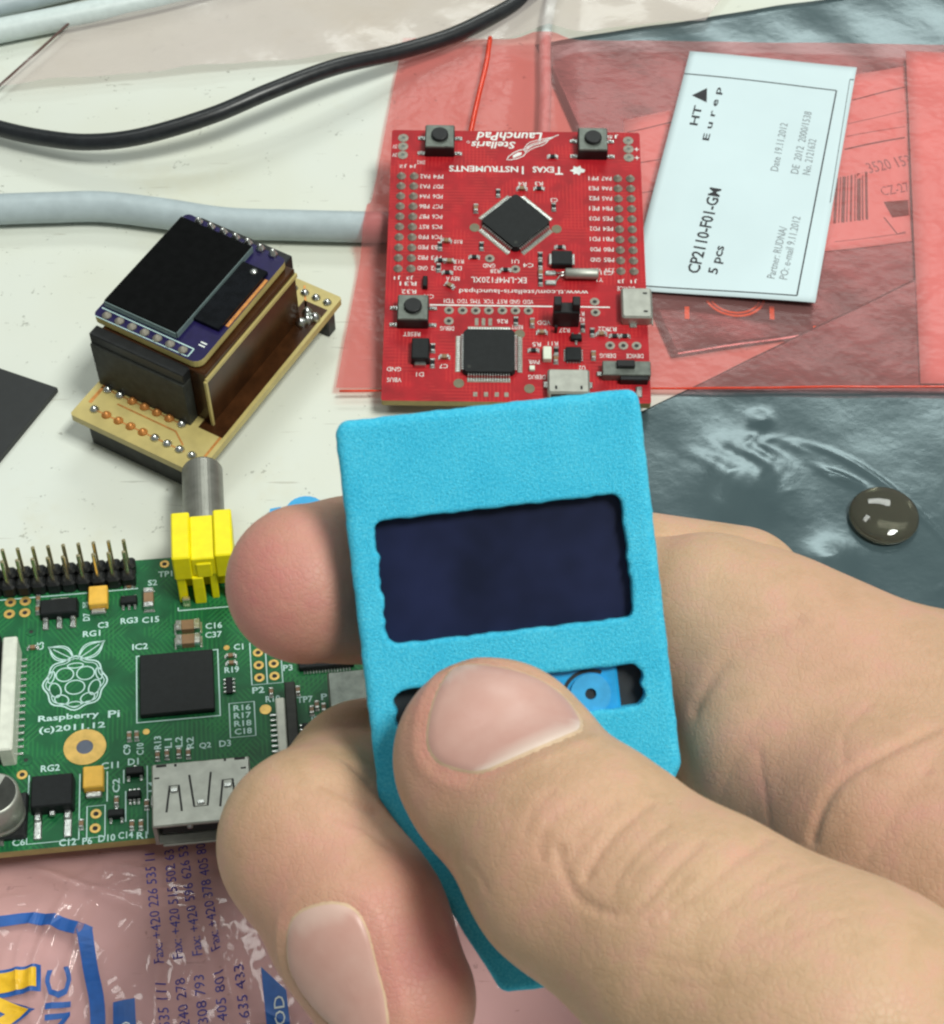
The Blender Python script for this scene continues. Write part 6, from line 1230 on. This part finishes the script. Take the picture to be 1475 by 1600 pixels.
# ---- blue case (soft grainy shell with a window and a button slot)
def ripple(a, s): return 0.16 * np.sin(a * 1.9 + s) + 0.12 * np.sin(a * 3.7 + 2 * s) + 0.08 * np.sin(a * 6.1 + 3 * s)
def uneven(a, s):
    return 0.10 * np.sin(a * 1.3 + s) + 0.09 * np.sin(a * 2.9 + 2.3 * s + 1.5 * np.sin(a * 0.37 + s)) * np.sin(a * 0.41 + 1.7 * s)
OUT = np.array([(-17.2, 0), (17.2, 0), (17.2, -43), (6.0, -66.6), (-6.0, -66.6), (-17.2, -43)], np.float32)
OUT_IN = np.array([(-16.0, -1.6), (15.6, -1.6), (15.6, -42.64), (4.99, -65.0), (-4.99, -65.0), (-15.8, -42.64)], np.float32)
def poly_sdf(p, poly):
    d = np.full(len(p), 1e9, np.float32); s = np.ones(len(p), np.float32)
    n = len(poly); j = n - 1
    for i in range(n):
        e = poly[j] - poly[i]; w = p - poly[i]
        b_ = w - e * np.clip((w @ e) / (e @ e), 0, 1)[:, None]
        d = np.minimum(d, (b_ * b_).sum(1))
        c1 = p[:, 1] >= poly[i][1]; c2 = p[:, 1] < poly[j][1]; c3 = e[0] * w[:, 1] > e[1] * w[:, 0]
        flip = (c1 & c2 & c3) | (~c1 & ~c2 & ~c3)
        s = np.where(flip, -s, s); j = i
    return s * np.sqrt(d)
def rbox(x, y, cx, cy, hx, hy, r):
    qx = np.abs(x - cx) - hx + r; qy = np.abs(y - cy) - hy + r
    return np.sqrt(np.maximum(qx, 0) ** 2 + np.maximum(qy, 0) ** 2) + np.minimum(np.maximum(qx, qy), 0) - r
def case_sdf(p):
    p = np.asarray(p, np.float32)
    x, y, z = p[:, 0], p[:, 1], p[:, 2]
    r = 1.1
    d2 = poly_sdf(p[:, :2], OUT_IN) - 1.6 + 0.35 * uneven(x + y, 0.3)
    # rounded plan corners
    wx = d2 + r; wz = np.abs(z + 7.5) - 7.5 + r
    d = np.sqrt(np.maximum(wx, 0) ** 2 + np.maximum(wz, 0) ** 2) + np.minimum(np.maximum(wx, wz), 0) - r
    win = rbox(x + np.where(x < 0, 0.75 * ripple(y * 0.7, 1.0), 0.7 * uneven(y, 2.0)), y + uneven(x, 2.0) * 0.55, -0.3, -18.8, 14.1, 7.05, 1.1)
    slot_ = rbox(x + np.sign(x) * 0.17 * np.cos((y + 33.5) * 3.0), y + uneven(x, 0.7) * 0.5, -0.25, -33.5, 14.1, 2.4, 1.0)
    cut = np.minimum(win, slot_)
    hole = np.maximum(cut, -z - 3.2)
    hole = np.maximum(hole, z - 4)
    return np.maximum(d, -hole)
P, Q = surface_net(case_sdf, (-19, -69, -16.5), (19, 2, 1.5), 0.42, band=3.0, newton=1)
case = thing('blue_case', 'bright blue grainy handheld case with dark display window held in the hand', 'handheld case', HO, HELD_R)
CASE_L = Matrix.Translation(Vector((-2.0, 26.7, 0)) * U) @ Matrix.Rotation(math.radians(6.5), 4, 'Z')
def cpart(name, me, label=None):
    o = bpy.data.objects.new(name, me); COL.objects.link(o); o.parent = case; o.matrix_local = CASE_L
    if label: o['label'] = label
    return o
cpart('shell', np_mesh('shell', P, Q, ['case_blue']))
cpart('display', MB().box((-0.3, -18.8, -3.0), (29.2, 15.2, 0.9), 'display').mesh('display'), 'dark navy display behind the window')
cpart('slot_floor', MB().box((-0.2, -33.5, -3.15), (29.6, 6.0, 0.5), 'slot_dark').mesh('slot_floor'))
bt = MB(); bt.box((7.0, -33.5, -2.6), (8.4, 5.6, 1.2), 'button_blue', 0.25)
bo = cpart('button', bt.mesh('button'), 'translucent blue button in the slot')
b2 = MB(); b2.ring((7.9, -34.0, -1.4), 0.65, 2.3, 0.55, 'blue_plastic', 32); b2.cyl((7.9, -34.0, -1.38), 0.62, 0.1, 'slot_dark', 20)
o = place('button_boss', b2.mesh('button_boss'), bo)
o = place('button_arm', MB().ribbon(arc(7.9, -34.0, 3.0, 2.6, 60, 175, 14), 0.45, -1.37, 'slot_dark').mesh('button_arm'), bo)
cpart('button_stem', MB().box((1.7, -32.0, -2.6), (2.0, 2.4, 1.5), 'button_lilac', 0.2).mesh('button_stem'))

# ---- left hand
P, Q = surface_net(hand_sdf, (-45, -62, -55), (66, 22, 62), 0.42, band=3.2, newton=2)
N = grad(hand_sdf, P); N /= np.maximum(np.linalg.norm(N, axis=1), 1e-6)[:, None]
disp = np.zeros(len(P), np.float32)
crz = np.zeros(len(P), np.float32)
for dep, w, pts in CREASES:
    A = np.array(pts, np.float32)
    lo, hi = A.min(0) - 4, A.max(0) + 4
    idx = np.where(((P > lo) & (P < hi)).all(1))[0]
    dm_ = np.sqrt(((P[idx, None, :] - A[None]) ** 2).sum(2)).min(1)
    disp[idx] = np.minimum(disp[idx], -dep * np.exp(-(dm_ / w) ** 2))
    crz[idx] = np.maximum(crz[idx], np.exp(-(dm_ / w) ** 2))
# nail folds: skin swells round the nail and lies lower under it
for nm, (cc, rings) in NAILS.items():
    A = np.array(rings[0], np.float32); A = np.repeat(A, 1, 0)
    A = np.concatenate([A * (1 - t) + np.roll(A, -1, 0) * t for t in (0, .5)])
    B = np.concatenate([np.array(r, np.float32) for r in rings[1:]] + [np.array([cc], np.float32)])
    lo, hi = A.min(0) - 5, A.max(0) + 5
    idx = np.where(((P > lo) & (P < hi)).all(1))[0]
    dA = np.sqrt(((P[idx, None, :] - A[None]) ** 2).sum(2)).min(1)
    dB = np.sqrt(((P[idx, None, :] - B[None]) ** 2).sum(2)).min(1)
    ins = dB < dA * 1.02
    sd = np.where(ins, -dA, dA)
    disp[idx] += np.where(sd > 0, 0.16 * np.exp(-((sd - 1.4) / 0.8) ** 2), -0.35 * (1 - np.exp(-(sd / 0.6) ** 2)))
P = P + N * disp[:, None]
# pinker finger ends
tone = np.zeros(len(P), np.float32)
for (x, y, z, r, a) in PINK:
    d = np.sqrt(((P - np.array((x, y, z), np.float32)) ** 2).sum(1)) / r
    tone = np.maximum(tone, a * np.clip(1.15 - d, 0, 1))
tone = np.clip(tone + 0.06 * crz, 0, 1)  # creases slightly darker and redder, shade put into the skin colour
hand = thing('hand', 'left hand holding the blue case, its thumb across the buttons', 'hand', HO, HELD_R)
me = np_mesh('skin', P, Q, ['skin'])
at = me.attributes.new('tone', 'FLOAT', 'POINT'); at.data.foreach_set('value', tone)
place('skin', me, hand)
for nm, (cc, rings) in NAILS.items():
    m = MB(); n = len(rings[0]); vs = []
    for k, r in enumerate(rings):
        g = grad(hand_sdf, np.array(r, np.float32)); g /= np.linalg.norm(g, axis=1)[:, None]
        off = (-0.1, 0.2, 0.26, 0.28, 0.3, 0.3)[k]
        vs += [tuple(np.array(q) + gg * off) for q, gg in zip(r, g)]
    g = grad(hand_sdf, np.array([cc], np.float32))[0]; g /= np.linalg.norm(g)
    vs.append(tuple(np.array(cc) + g * 0.31))
    fr = []; fi = []
    for k in range(len(rings) - 1):
        fr_ = [(k * n + i, k * n + (i + 1) % n, (k + 1) * n + (i + 1) % n, (k + 1) * n + i) for i in range(n)]
        (fr if k == 0 else fi).extend(fr_)
    fi += [((len(rings) - 1) * n + i, (len(rings) - 1) * n + (i + 1) % n, len(rings) * n) for i in range(n)]
    m.add(vs, fi, 'nail', True)
    o_ = 0; km = m._m('nail_edge')
    for f in fr: m.f.append(f); m.mi.append(km); m.smooth.append(True)
    nme = m.mesh('nail')
    C0 = np.array(cc); dr = np.array((0.40, -0.917) if nm == 'thumb' else (-0.3, 0.95))
    VV = np.array(m.v); pr = (VV[:, :2] - C0[:2]) @ dr; sd_ = (VV[:, :2] - C0[:2]) @ np.array((-dr[1], dr[0])); reach = pr.max()
    moon = np.clip((pr / reach - 0.60 + 0.0035 * (sd_ - 2.0) ** 2 * -1) / 0.12, 0, 1) * (0.8 if nm == 'thumb' else 0.3)
    moon = np.maximum(moon, 0.55 * np.clip((-pr / max(-pr.min(), 1e-6) - 0.86) / 0.08, 0, 1))
    at_ = nme.attributes.new('moon', 'FLOAT', 'POINT'); at_.data.foreach_set('value', moon.astype(np.float32))
    place('nail', nme, hand, label='thumb nail' if nm == 'thumb' else 'index finger nail')
